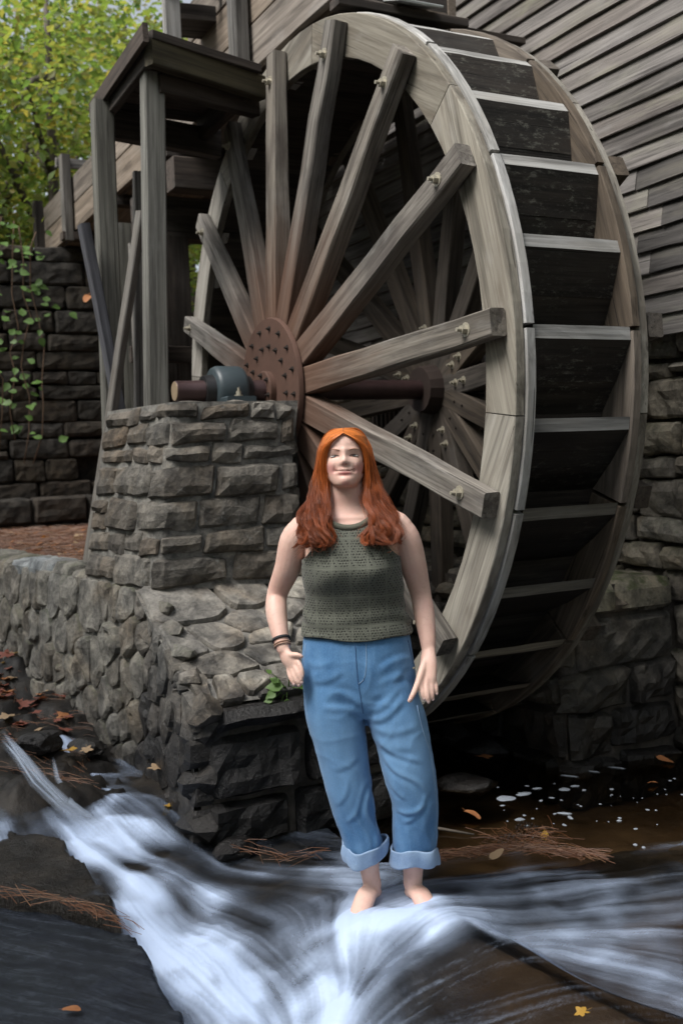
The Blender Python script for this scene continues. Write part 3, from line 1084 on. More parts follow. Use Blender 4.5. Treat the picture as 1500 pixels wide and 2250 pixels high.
# trestle under the flume
tre = thing('timber_trestle', (2.9, 8.6, .8), 'dark timber trestle bent under the flume behind the platform', 'trestle')
beam('cap_beam', (2.55, 8.5, 3.58), (3.50, 8.5, 3.58), .2, .34, W_DARK, tre)
for x, m in ((2.42, W_POST), (2.72, W_DARK), (2.86, W_DARK), (3.36, W_DARK)):
    beam('trestle_post', (x, 8.45, .7), (x, 8.45, 3.42 if x > 2.5 else 3.5), .13 if x < 2.5 else .2, .15, m, tre, up=(0, -1, 0))
beam('cross_rail', (2.4, 8.30, 2.44), (3.5, 8.30, 2.44), .06, .13, W_DARK, tre)
for x in (2.45, 2.62):
    beam('trestle_plank', (x, 8.2, .8), (x, 8.2, 3.3), .10, .05, W_GREY, tre, up=(0, -1, 0))
tre2 = thing('timber_trestle', (3.0, 6.9, .8), 'shaded timber bent beneath the flume just behind the wheel', 'trestle')
for x in (3.12, 3.3):
    beam('trestle_post', (x, 7.25, .6), (x, 7.25, 3.48), .16, .16, W_DARK, tre2, up=(0, -1, 0))
beam('cap_beam', (2.45, 7.25, 3.60), (3.5, 7.25, 3.60), .18, .22, W_DARK, tre2)

# ------------------------------------------------------------------ platform beside the flume
plat = thing('wooden_platform', (1.95, 5.9, 1.84), 'dark plank platform on tall grey posts above the stone pier', 'platform')
pA, pB, pC, pD = Vector((1.71, 5.30, 3.765)), Vector((2.40, 5.52, 3.745)), Vector((2.42, 6.45, 3.74)), Vector((1.70, 6.35, 3.70))
nb = 6
for i in range(nb):
    a, b = pA.lerp(pD, (i+.5)/nb), pB.lerp(pC, (i+.5)/nb)
    beam('deck_board', a, b, (pD-pA).length/nb*.97, .045, W_DARK, plat, ch=.003)
beam('side_fascia', (1.685, 5.275, 3.748), (1.678, 6.37, 3.685), .10, .03, W_DARK, plat, up=(-1, 0, 0))
beam('edge_beam', (1.72, 5.345, 3.675), (2.46, 5.60, 3.665), .07, .13, wood('olive brown beam', (.11, .097, .066), (.04, .034, .025)), plat)
beam('lower_beam', (1.80, 5.48, 3.57), (2.46, 5.70, 3.585), .07, .10, W_DARK, plat)
beam('joist', (1.745, 5.38, 3.69), (1.72, 6.33, 3.63), .05, .11, W_DARK, plat)
beam('joist', (2.36, 5.62, 3.66), (2.38, 6.4, 3.65), .06, .14, W_DARK, plat)
beam('back_beam', (1.66, 6.28, 3.60), (2.5, 6.42, 3.58), .08, .17, W_DARK, plat)
beam('post', (1.725, 5.52, PTOP-.01), (1.79, 5.52, 3.63), .112, .105, W_POST, plat, up=(0, -1, 0), ch=.008)
beam('post', (1.635, 6.12, .86), (1.675, 6.12, 3.66), .118, .105, W_POST, plat, up=(0, -1, 0), ch=.008)
beam('brace', (1.50, 5.99, 2.92), (1.70, 5.99, 1.55), .055, .09, wood('blue black brace', (.13, .13, .15), (.05, .05, .058)), plat, up=(0, -1, 0))
beam('brace', (1.80, 5.86, 2.98), (1.41, 5.90, 1.02), .06, .045, W_GREY, plat, up=(.6, -.8, 0))
beam('brace', (1.90, 6.2, 3.3), (1.80, 6.2, 1.0), .07, .05, W_GREY, plat, up=(0, -1, 0))
beam('rail_post', (2.175, 6.28, 3.72), (2.175, 6.28, 4.75), .10, .06, W_EDGE, plat, up=(0, -1, 0))
beam('rail_tie', (2.13, 6.26, 4.42), (2.50, 6.26, 4.46), .05, .05, W_EDGE, plat)
beam('gate_box', (2.24, 6.5, 4.36), (2.55, 6.5, 4.38), .3, .1, W_DARK, plat)

# ------------------------------------------------------------------ terrain and stream


def P(px, py, z=None, y=None, x=None):
    """point of the place seen at a pixel of the 1500x2250 photograph, on a known plane"""
    d = _f+(px-750)/LENS_PX*_r-(py-1125)/LENS_PX*_u
    if z is not None:
        t = (z-EYE)/d.z
    elif y is not None:
        t = y/d.y
    else:
        t = x/d.x
    return Vector((0, 0, EYE))+d*t


def field(pts, X, Y, sig=.2):
    """smooth interpolation of scattered (x,y,v)"""
    num = np.zeros_like(X)
    den = np.zeros_like(X)
    for (x, y, v) in pts:
        d2 = (X-x)**2+(Y-y)**2
        w = np.exp(-d2/(2*sig*sig))+2e-3/(1+(d2/.09)**2)
        num += w*v
        den += w
    return num/den


def vnoise(X, Y, s, seed):
    """value noise on arrays"""
    r = np.random.RandomState(seed)
    T = r.rand(256, 256)
    x, y = X/s+1000, Y/s+1000
    xi, yi = np.floor(x).astype(int), np.floor(y).astype(int)
    fx, fy = x-xi, y-yi
    fx, fy = fx*fx*(3-2*fx), fy*fy*(3-2*fy)
    g = lambda a, b: T[a % 256, b % 256]
    return (g(xi, yi)*(1-fx)+g(xi+1, yi)*fx)*(1-fy)+(g(xi, yi+1)*(1-fx)+g(xi+1, yi+1)*fx)*fy-.5


def fbm(X, Y, s, seed, n=4):
    return sum(vnoise(X, Y, s/2**i, seed+i)/1.8**i for i in range(n))


# water surface heights: pixel, height
WZ = [(0, 1640, .20), (0, 1730, .21), (100, 1760, .17), (250, 1850, .08), (350, 1920, .02), (450, 2000, -.05), (560, 2060, -.10), (690, 2150, -.16), (700, 2240, -.22), (560, 2220, -.17), (420, 2170, -.10),
      (300, 1775, .11), (420, 1825, .02), (550, 1900, -.03), (700, 1905, -.02), (640, 1990, -.06), (740, 1980, -.02), (820, 1975, .02), (905, 1975, .02), (860, 1990, .03), (850, 2040, .04), (965, 2035, .06), (765, 2015, .055), (1000, 1930, -.03),
      (1200, 1950, -.03), (1400, 1950, -.02), (1500, 2000, -.03), (1500, 2150, -.06), (1200, 2060, -.05), (1060, 2035, -.01), (800, 2120, -.12), (900, 2130, -.08), (180, 1700, .10), (1490, 1890, -.04), (1300, 1890, -.04), (620, 1900, -.03), (760, 1900, -.03)]
WZP = [(*P(a, b, z=z)[:2], z) for a, b, z in WZ]
WZP += [(3.6, 4.2, -.04), (3.2, 5.5, -.04), (2.9, 3.6, -.04), (.2, 6.5, .34), (.4, 8.5, .42), (-.2, 5.0, .30), (1.3, 2.2, -.34), (.9, 1.6, -.42), (2.6, 2.4, -.05), (3.4, 2.6, -.03)]
RIDGE_A, RIDGE_B = P(1010, 2035, z=.0), P(1530, 2245, z=.0)


def ridge_d(X, Y):
    """signed distance to the left of the wedge ridge (toward the camera and left > 0) and the position along it"""
    ax, ay, bx, by = RIDGE_A.x, RIDGE_A.y, RIDGE_B.x, RIDGE_B.y
    L = math.hypot(bx-ax, by-ay)
    tx, ty = (bx-ax)/L, (by-ay)/L
    s = (X-ax)*tx+(Y-ay)*ty
    d = (X-ax)*ty-(Y-ay)*tx
    return d, s


def water_z(X, Y):
    z = field(WZP, X, Y, .17)
    d, s = ridge_d(X, Y)
    d = d+.02*np.sin(s*9)
    rz = .012-.03*np.clip(s, 0, 1)
    wedge = rz-.30*np.clip(d, 0, .55)-.045*np.clip(-d/.08, 0, 1)
    m = np.clip((s+.02)/.16, 0, 1)
    m = m*m*(3-2*m)*np.clip(1-(np.abs(d-.15)-.38)/.25, 0, 1)
    return z*(1-m)+wedge*m


BANKP = [(0, 1395, .47), (60, 1440, .40), (120, 1520, .31), (0, 1530, .33), (60, 1580, .27), (160, 1600, .18), (250, 1655, .12), (0, 1620, .285), (330, 1720, .07), (100, 1650, .22), (180, 1680, .15), (250, 1715, .13), (0, 1670, .30), (60, 1690, .265), (150, 1705, .21), (300, 1712, .12), (380, 1720, .09)]
BANKW = [(*P(a, b, z=z)[:2], z) for a, b, z in BANKP]


def bed_z(X, Y):
    z = water_z(X, Y)-.045+.05*fbm(X, Y, .35, 3)
    # left bank of rock and leaf litter along the foot of the wall
    b = field(BANKW, X, Y, .16)
    d2 = np.min([(X-x)**2+(Y-y)**2 for (x, y, v) in BANKW], axis=0)
    m = np.clip(1-(np.sqrt(d2)-.10)/.2, 0, 1)
    m = m*m*(3-2*m)
    st = b+.09*fbm(X, Y, .22, 9, 5)
    st = np.floor(st/.045)*.045*.7+st*.3
    z = z*(1-m)+np.maximum(z, st)*m
    # the pool is deeper
    pm = np.clip((Y-(3.45-.35*(X-1.9)))/.3, 0, 1)*np.clip((X-1.75)/.2, 0, 1)
    z = z-.16*pm
    return z


def grid_mesh(name, x0, x1, y0, y1, st, zf, mat, keep=None, attrs=None):
    xs, ys = np.arange(x0, x1+st/2, st), np.arange(y0, y1+st/2, st)
    X, Y = np.meshgrid(xs, ys)
    Z = zf(X, Y) if callable(zf) else zf
    n = len(xs)
    idx = np.arange(X.size).reshape(X.shape)
    F = np.stack([idx[:-1, :-1], idx[:-1, 1:], idx[1:, 1:], idx[1:, :-1]], -1).reshape(-1, 4)
    Vv = np.stack([X, Y, Z], -1).reshape(-1, 3)
    if keep is not None:
        k = keep.ravel()
        F = F[k[F].all(1)]
        used = np.zeros(len(Vv), bool)
        used[F] = True
        mp = np.cumsum(used)-1
        F = mp[F]
        Vv = Vv[used]
    else:
        used = np.ones(len(Vv), bool)
    me = fast_mesh(name, Vv, F, mat)
    for k, v in (attrs or {}).items():
        at = me.attributes.new(k, 'FLOAT', 'POINT')
        at.data.foreach_set('value', v.ravel()[used].astype(np.float32))
    return me


# bed rock
def bed_mat():
    m, t, p = mat_new('wet brown bed rock')
    b = NB(t)
    pos = b.n('ShaderNodeNewGeometry').outputs['Position']
    n = b.noise(pos, 6, 8, .65, .4)
    n2 = b.noise(pos, 34, 6, .7)
    c = b.ramp(n, [(.3, (.006, .006, .006)), (.5, (.016, .0145, .013)), (.7, (.035, .029, .023))])
    c = b.mix(b.math('MULTIPLY', b.step(n2, .45, .7), .5), c, (.010, .009, .009))
    sx = b.n('ShaderNodeSeparateXYZ')
    b.link(pos, sx.inputs[0])
    sand = b.math('MULTIPLY', b.step(sx.outputs[0], 2.25, 2.6), b.math('SUBTRACT', 1.0, b.step(sx.outputs[2], -.20, -.12)))
    wdg = b.math('MULTIPLY', b.step(sx.outputs[0], 1.5, 1.8), b.math('SUBTRACT', 1.0, b.step(sx.outputs[1], 2.6, 2.85)))
    c = b.mix(b.math('MULTIPLY', wdg, .7), c, b.mix(n, (.012, .007, .004), (.075, .042, .018)))
    c = b.mix(b.math('MULTIPLY', sand, .85), c, b.mix(n, (.06, .042, .026), (.13, .095, .06)))
    b.link(c, p.inputs['Base Color'])
    p.inputs['Roughness'].default_value = .5
    p.inputs['Specular IOR Level'].default_value = .2
    bp = b.n('ShaderNodeBump', {'Strength': .5, 'Distance': .02})
    b.link(b.math('ADD', n, b.math('MULTIPLY', n2, .3)), bp.inputs['Height'])
    b.link(bp.outputs[0], p.inputs['Normal'])
    return m


M_BED = bed_mat()
tag(mobj('stream_bed', grid_mesh('stream_bed', -.8, 4.3, 1.0, 9.4, .02, bed_z, M_BED,
    keep=None)), 'dark rocky bed of the stream', None, None, 'structure')

# flowing water --------------------------------------------------------------
ST = .0065
wx0, wx1, wy0, wy1 = .15, 3.7, 1.5, 5.5
xs, ys = np.arange(wx0, wx1, ST), np.arange(wy0, wy1, ST)
WX_, WY_ = np.meshgrid(xs, ys)
XC, YC = WX_[::6, ::6], WY_[::6, ::6]


def up(A):
    """bilinear upsample of a coarse (every 6th) grid to the fine one"""
    ny, nx = WX_.shape
    fy, fx = np.arange(ny)/6, np.arange(nx)/6
    y0 = np.minimum(fy.astype(int), A.shape[0]-2) if A.shape[0] > 1 else fy.astype(int)*0
    x0 = np.minimum(fx.astype(int), A.shape[1]-2)
    ty, tx = np.clip(fy-y0, 0, 1)[:, None], np.clip(fx-x0, 0, 1)[None]
    a, b = A[y0][:, x0], A[y0][:, x0+1]
    c, d = A[y0+1][:, x0], A[y0+1][:, x0+1]
    return (a*(1-tx)+b*tx)*(1-ty)+(c*(1-tx)+d*tx)*ty


GUIDES = [  # polylines in pixels, drawn down the current
    [(-60, 1700), (60, 1740), (200, 1815), (330, 1915), (450, 2010), (560, 2080), (660, 2150), (700, 2230), (710, 2300)],
    [(10, 1620), (70, 1700), (160, 1780), (260, 1850)],
    [(110, 1680), (150, 1750), (230, 1830)],
    [(150, 1730), (260, 1775), (360, 1800), (420, 1835)],
    [(250, 1840), (330, 1880), (430, 1905), (560, 1910), (690, 1950)],
    [(330, 1900), (450, 1945), (560, 1985), (650, 2040), (700, 2120)],
    [(430, 1990), (520, 2010), (610, 2060), (680, 2140)],
    [(330, 2010), (400, 2090), (480, 2170), (540, 2250)],
    [(400, 2060), (520, 2110), (620, 2170), (680, 2240)],
    [(430, 1850), (560, 1890), (700, 1900), (820, 1910)],
    [(1500, 1900), (1380, 1925), (1230, 1930), (1100, 1945), (1000, 1960), (880, 1985), (780, 2010), (720, 2070), (700, 2150)],
    [(1500, 1985), (1350, 1985), (1230, 2000), (1120, 2030), (1030, 2055), (930, 2085), (820, 2110), (730, 2160)],
    [(1500, 2090), (1400, 2080), (1280, 2060), (1160, 2050), (1060, 2050)],
    [(1500, 2160), (1420, 2140), (1340, 2110), (1240, 2080)],
    [(1330, 2170), (1150, 2170), (1000, 2185), (860, 2205), (740, 2240)],
    [(1050, 2090), (960, 2120), (860, 2150), (760, 2190)],
    [(1400, 2230), (1200, 2230), (1000, 2240), (800, 2260)],
    [(700, 1960), (680, 2020), (690, 2090), (700, 2150)],
]
SEG = []
for g in GUIDES:
    w = [P(a, b, z=0) for a, b in g]
    for a, b in zip(w, w[1:]):
        d = (b-a).normalized()
        SEG.append(((a.x+b.x)/2, (a.y+b.y)/2, d.x, d.y))
num_x, num_y, den = np.zeros_like(XC), np.zeros_like(XC), np.zeros_like(XC)
for (x, y, dx, dy) in SEG:
    d2 = (XC-x)**2+(YC-y)**2
    w = np.exp(-d2/(2*.10**2))+3e-3/(1+(d2/.06)**2)
    num_x += w*dx
    num_y += w*dy
    den += w
wob = .42
VX, VY = num_x/den, num_y/den
ang = fbm(XC, YC, .28, 77, 3)*wob
VX, VY = VX*np.cos(ang)-VY*np.sin(ang), VX*np.sin(ang)+VY*np.cos(ang)
nrm = np.maximum(np.hypot(VX, VY), 1e-3)
VX, VY = up(VX/nrm), up(VY/nrm)


def lic(N, steps, h=1.0):
    ny, nx = N.shape
    J, I = np.meshgrid(np.arange(nx, dtype=np.float32), np.arange(ny, dtype=np.float32))
    acc = N.copy()
    for sgn in (1, -1):
        x, y = J.copy(), I.copy()
        for k in range(steps):
            xi, yi = np.clip(x, 0, nx-1).astype(np.int32), np.clip(y, 0, ny-1).astype(np.int32)
            x += sgn*h*VX[yi, xi]
            y += sgn*h*VY[yi, xi]
            xi, yi = np.clip(x, 0, nx-1).astype(np.int32), np.clip(y, 0, ny-1).astype(np.int32)
            acc += N[yi, xi]*(1-k/steps)
    acc -= acc.mean()
    return acc/acc.std()


rs_ = np.random.RandomState(3)
N1 = rs_.rand(*WX_.shape).astype(np.float32)
N1 = (N1+np.roll(N1, 1, 0)+np.roll(N1, 1, 1))/3
N2 = up(rs_.rand(*XC.shape)).astype(np.float32)
N3 = up(fbm(XC, YC, .10, 55, 2)).astype(np.float32)
L1, L2, L3 = lic(N1, 36), lic(N2, 46, 1.4), lic(N3, 50, 2.0)
FO = [(0, 1650, .3), (60, 1690, .5), (0, 1730, .75), (100, 1770, .85), (200, 1810, .95), (300, 1880, 1.1), (400, 1960, 1.15), (480, 2030, 1.12), (560, 2080, 1.1), (650, 2140, 1.1), (700, 2200, 1.15), (720, 2250, 1.1), (690, 2100, .75),
      (0, 1800, .35), (100, 1830, .3), (300, 1780, .45), (400, 1815, .2), (350, 1800, .35), (450, 1900, .3), (560, 1905, .55), (500, 1900, .5), (650, 1925, .3), (620, 1960, .2), (560, 1960, .28), (680, 1985, .22), (600, 2020, .5), (640, 2060, .75),
      (740, 1900, .65), (790, 1930, .5), (720, 1960, .5), (770, 1980, .5), (680, 1870, .1), (700, 2040, .5), (760, 2080, .65), (820, 2040, .8), (800, 2005, .95), (765, 2025, .95), (960, 2030, .9), (880, 2020, .85), (940, 2020, .8), (980, 2040, .8), (1010, 2030, .62), (850, 2090, .58), (930, 2080, .5), (1040, 2035, .7),
      (1000, 1950, .22), (1100, 1940, .30), (1230, 1920, .45), (1330, 1930, .52), (1450, 1950, .35), (1500, 1920, .25), (1400, 1890, .12), (1150, 2000, .5), (1050, 1990, .3), (1250, 1990, .45), (1350, 2000, .38), (1300, 2060, .50), (1200, 2040, .52), (1400, 2080, .42),
      (1500, 2050, .35), (1480, 2170, .4), (1380, 2130, .42), (1100, 2060, .5), (1150, 2110, .02), (1250, 2150, .05), (1350, 2190, .04), (1100, 2150, .02), (1000, 2140, .18), (940, 2170, .25), (1000, 2220, .08), (1200, 2210, .10), (1400, 2240, .02), (880, 2220, .42), (840, 2160, .7), (780, 2200, .95), (800, 2250, .7),
      (460, 2200, .8), (540, 2170, .6), (600, 2200, .45), (560, 2240, .4), (500, 2240, .75), (630, 2235, .6), (420, 2120, .9), (450, 2100, .95), (1300, 1870, .02), (1000, 1880, .05), (600, 1870, .05), (450, 1850, .15)]
FOP = [(*P(a, b, z=0)[:2], v) for a, b, v in FO]
FOP += [(3.5, 3.5, 0), (3.0, 3.6, 0), (.3, 5.3, .5)]
FB = up(field(FOP, XC, YC, .075))
RD, RS_ = ridge_d(WX_, WY_)
RD = RD+.018*np.sin(RS_*9)+.03*up(fbm(XC, YC, .12, 31, 3))
WEDGE = np.clip((RD+.004)/.022, 0, 1)*np.clip((RS_-.0)/.10, 0, 1)*np.clip(1-(RD-.34+.15*up(fbm(XC, YC, .2, 32, 3)))/.22, 0, 1)
FB = np.where(FB < .72, FB*.80, FB*.80+(FB-.72)*.42)
FB = FB*(1-.9*WEDGE)
BACK = np.clip(1-np.abs(RD+.03)/.03, 0, 1)*np.clip(RS_/.1, 0, 1)*(RD < 0)
FB = FB+.15*BACK
FB = FB+.22*np.clip(sum(np.exp(-((WX_-x)**2+(WY_-y)**2)/(2*.09**2)) for x, y in ((1.565, 3.02), (1.775, 2.88))), 0, 1)
foam = FB*1.0+up(fbm(XC, YC, .09, 61, 3))*.55*np.clip(FB*1.3, 0, .8)+(.10*L2+.14*L3+.055*L1)*(.20+1.25*np.clip(FB, 0, 1)*(1.42-np.clip(FB, 0, 1)))
foam = np.clip(foam*(1-.62*WEDGE)+WEDGE*np.clip(.6*L2+.6*L1-.55, 0, 2.2)*.20, 0, 1)
WZC = water_z(WX_, WY_)
act = np.clip(FB*1.6, .12, 1)
turb = up(fbm(XC, YC, .22, 91, 3))
FOOT = sum(np.exp(-((WX_-x)**2+(WY_-y)**2)/(2*.10**2)) for x, y in ((1.565, 3.035), (1.775, 2.895)))
WZF = WZC+.050*np.clip(FOOT, 0, 1.1)+act*(.0042*L3+.0024*L2+.0007*L1)+.035*turb*act
calm = np.clip((WY_-(3.47-.38*(WX_-1.9)))/.06, 0, 1)
BEDF = up(bed_z(XC, YC))
COVER = np.clip((WZF-BEDF-.004+.02*L3*.3)/.035, 0, 1)
keepw = (WZF > up(bed_z(XC, YC))-.03) & ~((calm >= 1) & (WX_ > 1.9)) & ~((WY_ > 4.0) & (WX_ > 1.36))


def water_mat():
    m, t, p = mat_new('silky foaming water')
    b = NB(t)
    fo = b.n('ShaderNodeAttribute', attribute_name='foam').outputs['Fac']
    p.inputs['Base Color'].default_value = (.52, .635, .85, 1)  # foam tinted blue, the sky light's colour put into the base
    p.inputs['Roughness'].default_value = .55
    p.inputs['Subsurface Weight'].default_value = 0
    tr = b.n('ShaderNodeBsdfTransparent', {'Color': (.80, .81, .82, 1)})
    gl = b.n('ShaderNodeBsdfGlossy', {'Roughness': .16})
    gl.inputs[0].default_value = (.62, .68, .76, 1)
    fr = b.n('ShaderNodeFresnel', {'IOR': 1.36})
    mx = b.n('ShaderNodeMixShader')
    b.link(fr.outputs[0], mx.inputs[0]); b.link(tr.outputs[0], mx.inputs[1]); b.link(gl.outputs[0], mx.inputs[2])
    m2 = b.n('ShaderNodeMixShader')
    f = b.math('POWER', fo, 1.7)
    b.link(f, m2.inputs[0]); b.link(mx.outputs[0], m2.inputs[1]); b.link(p.outputs[0], m2.inputs[2])
    cv_ = b.n('ShaderNodeAttribute', attribute_name='cover').outputs['Fac']
    t3 = b.n('ShaderNodeBsdfTransparent')
    m3 = b.n('ShaderNodeMixShader')
    b.link(cv_, m3.inputs[0]); b.link(t3.outputs[0], m3.inputs[1]); b.link(m2.outputs[0], m3.inputs[2])
    b.link(m3.outputs[0], t.nodes['Material Output'].inputs[0])
    return m


M_WATER = water_mat()
tag(mobj('stream_water', grid_mesh('stream_water', wx0, xs[-1], wy0, ys[-1], ST, WZF, M_WATER, keep=keepw, attrs={'foam': foam, 'cover': COVER})) if WX_.shape == np.meshgrid(np.arange(wx0, xs[-1]+ST/2, ST), np.arange(wy0, ys[-1]+ST/2, ST))[0].shape else None,
    'silky white water rushing diagonally across the rocks', None, None, 'structure')


# little jets over the ledge at far left
def jet_mat():
    m, t, p = mat_new('white spilling water')
    b = NB(t)
    fo = b.n('ShaderNodeAttribute', attribute_name='foam').outputs['Fac']
    p.inputs['Base Color'].default_value = (.56, .66, .82, 1)  # same blue sky tint painted into the white water
    p.inputs['Roughness'].default_value = .6
    tr = b.n('ShaderNodeBsdfTransparent')
    mx = b.n('ShaderNodeMixShader')
    b.link(fo, mx.inputs[0]); b.link(tr.outputs[0], mx.inputs[1]); b.link(p.outputs[0], mx.inputs[2])
    b.link(mx.outputs[0], t.nodes['Material Output'].inputs[0])
    return m


M_JET = jet_mat()


def jet(pix, w, seed):
    C = [P(a, b, z=z) for a, b, z in pix]
    tt = list(range(len(C)))
    V, fo = [], []
    n, m = 30, 8
    r = random.Random(seed)
    ph = [r.uniform(0, 6) for _ in range(m+1)]
    for i in range(n+1):
        t = i/n*(len(C)-1)
        g = lambda t: Vector([float(np.interp(t, tt, [c[k] for c in C])) for k in range(3)])
        p, d = g(t), (g(min(t+.1, len(C)-1))-g(max(t-.1, 0))).normalized()
        sd_ = d.cross(Vector((0, 0, 1))).normalized()
        for k in range(m+1):
            u = k/m*2-1
            V.append(p+sd_*u*w*(.6+.6*i/n)+Vector((0, 0, .018*(1-u*u)+.003*math.sin(ph[k]+i*.2))))
            fo.append(max(0, (1-abs(u)**1.1)*(.26+.16*math.sin(ph[k]*3))*min(1, i/5)*min(1, (n-i)/9)))
    F = [(i*(m+1)+k, i*(m+1)+k+1, (i+1)*(m+1)+k+1, (i+1)*(m+1)+k) for i in range(n) for k in range(m)]
    me = new_mesh('stream_water', V, F, M_JET, True)
    at = me.attributes.new('foam', 'FLOAT', 'POINT')
    at.data.foreach_set('value', np.array(fo, np.float32))
    tag(mobj('stream_water', me), 'small jet of white water spilling over the left ledge', None, None, 'structure')


for k_, (dx, w_) in enumerate(((0, .022), (9, .03), (20, .022), (-8, .016))):
    if k_ == 2:
        continue
    jet([(8+dx*.5, 1615+k_*6, .345), (45+dx, 1668, .315), (85+dx*1.2, 1718+k_*3, .255), (140+dx*1.6, 1775, .185), (215+dx*2, 1830, .12)], w_*1.3, 1+k_)
jet([(118, 1672, .25), (128, 1715, .20), (160, 1770, .15), (220, 1815, .12)], .018, 7)


# still brown pool
def pool_mat():
    m, t, p = mat_new('dark still pool water')
    b = NB(t)
    pos = b.n('ShaderNodeNewGeometry').outputs['Position']
    n = b.noise(pos, 1.6, 4, .5)
    tr = b.n('ShaderNodeBsdfTransparent')
    b.link(b.mix(b.step(n, .4, .6), (.80, .72, .60), (.50, .44, .36)), tr.inputs[0])
    gl = b.n('ShaderNodeBsdfGlossy', {'Roughness': .05})
    bp = b.n('ShaderNodeBump', {'Strength': .25, 'Distance': .02})
    b.link(b.noise(b.vmath('MULTIPLY', pos, (1, 1, 1)), 9, 3, .5), bp.inputs['Height'])
    b.link(bp.outputs[0], gl.inputs['Normal'])
    fr = b.n('ShaderNodeFresnel', {'IOR': 1.33})
    b.link(bp.outputs[0], fr.inputs['Normal'])
    mx = b.n('ShaderNodeMixShader')
    b.link(fr.outputs[0], mx.inputs[0]); b.link(tr.outputs[0], mx.inputs[1]); b.link(gl.outputs[0], mx.inputs[2])
    b.link(mx.outputs[0], t.nodes['Material Output'].inputs[0])
    return m


PZ = -.038
M_POOL = pool_mat()
tag(mobj('pool_water', new_mesh('pool_water', [(1.75, 3.35, PZ), (2.7, 2.95, PZ), (3.4, 2.75, PZ), (4.6, 2.6, PZ), (4.6, 9, PZ), (1.75, 9, PZ)], [(0, 1, 2, 3, 4, 5)], M_POOL)), 'dark still pool beneath the wheel', None, None, 'structure')
# foam flecks and patches floating on the pool
rfm = random.Random(17)
M_FOAM = plain('pool foam', (.22, .245, .28), .7, 0, .15, 60, .1, obj=False)
V, F = [], []


def blob(cx, cy, rx, ry, rot, n=14, h=.006):
    s = len(V)
    ph = rfm.uniform(0, 9)
    for k, (sc, z) in enumerate(((1, .001), (.7, h*.8))):
        for j in range(n):
            a = 2*math.pi*j/n
            r = 1+.32*nz(math.cos(a)*1.4+ph, math.sin(a)*1.4, ph)+.25*nz(math.cos(a)*3+ph, math.sin(a)*3, 2)
            x, y = rx*sc*r*math.cos(a), ry*sc*r*math.sin(a)
            V.append((cx+x*math.cos(rot)-y*math.sin(rot), cy+x*math.sin(rot)+y*math.cos(rot), PZ+z))
    V.append((cx, cy, PZ+h))
    for j in range(n):
        F.append((s+j, s+(j+1) % n, s+n+(j+1) % n, s+n+j))
        F.append((s+n+j, s+n+(j+1) % n, s+2*n))


for (px, py, rx, ry, rot) in ((1110, 1755, .055, .05, .9), (1150, 1745, .06, .028, .4), (1180, 1733, .03, .012, .1), (1240, 1735, .035, .03, .3), (1262, 1728, .03, .012, 0), (1240, 1788, .045, .013, -.3), (1252, 1797, .012, .03, .2),
                          (1141, 1801, .03, .022, .2), (1283, 1737, .014, .01, 0), (1343, 1735, .016, .01, 0), (1250, 1706, .06, .007, -.45), (1300, 1696, .05, .006, -.45), (1355, 1688, .06, .005, -.45), (1395, 1857, .012, .012, 0), (1413, 1863, .012, .012, 0), (1360, 1804, .014, .01, 0)):
    q = P(px, py, z=PZ)
    blob(q.x, q.y, rx*.75, ry*.7, rot-.48)
for i in range(48):
    q = P(rfm.uniform(1090, 1560), rfm.triangular(1690, 1880, 1760), z=PZ)
    r = rfm.uniform(.002, .009)
    blob(q.x, q.y, r*rfm.uniform(1, 1.8), r, rfm.uniform(0, 3), 8, .003)
tag(mobj('foam', new_mesh('foam', V, F, M_FOAM, True)), 'white foam flecks drifting on the dark pool', None, None, 'stuff')

# ---- rocks ------------------------------------------------------------------


def slab_mat(name, cols, streak=True, rough=.25):
    m, t, p = mat_new(name)
    b = NB(t)
    pos = b.n('ShaderNodeNewGeometry').outputs['Position']
    rot = b.n('ShaderNodeVectorRotate', {'Angle': rad(52)}, rotation_type='Z_AXIS')
    b.link(pos, rot.inputs[0])
    st = b.noise(b.vmath('MULTIPLY', rot.outputs[0], (3.2, 26, 10)), 1, 6, .6, .5)
    n = b.noise(pos, 7, 8, .7)
    f = b.math('ADD', b.math('MULTIPLY', st, .62 if streak else .2), b.math('MULTIPLY', n, .38 if streak else .8))
    n5 = b.noise(pos, 46, 6, .75)
    f = b.math('ADD', b.math('MULTIPLY', f, .8), b.math('MULTIPLY', n5, .2))
    c = b.ramp(f, [(.36, cols[0]), (.52, cols[1]), (.66, cols[2])])
    b.link(c, p.inputs['Base Color'])
    p.inputs['Roughness'].default_value = rough
    p.inputs['Specular IOR Level'].default_value = .3
    bp = b.n('ShaderNodeBump', {'Strength': .6 if streak else 1.0, 'Distance': .014 if streak else .04})
    b.link(f, bp.inputs['Height'])
    b.link(bp.outputs[0], p.inputs['Normal'])
    return m


def poly_sd(poly, X, Y):
    """signed distance, positive inside"""
    d = np.full(X.shape, 1e9)
    ins = np.zeros(X.shape, bool)
    n = len(poly)
    for i in range(n):
        (ax, ay), (bx, by) = poly[i], poly[(i+1) % n]
        ex, ey = bx-ax, by-ay
        t = np.clip(((X-ax)*ex+(Y-ay)*ey)/(ex*ex+ey*ey), 0, 1)
        d = np.minimum(d, np.hypot(X-ax-t*ex, Y-ay-t*ey))
        c = (ay > Y) != (by > Y)
        ins ^= c & (X < (bx-ax)*(Y-ay)/(by-ay if by != ay else 1e-9)+ax)
    return np.where(ins, d, -d)


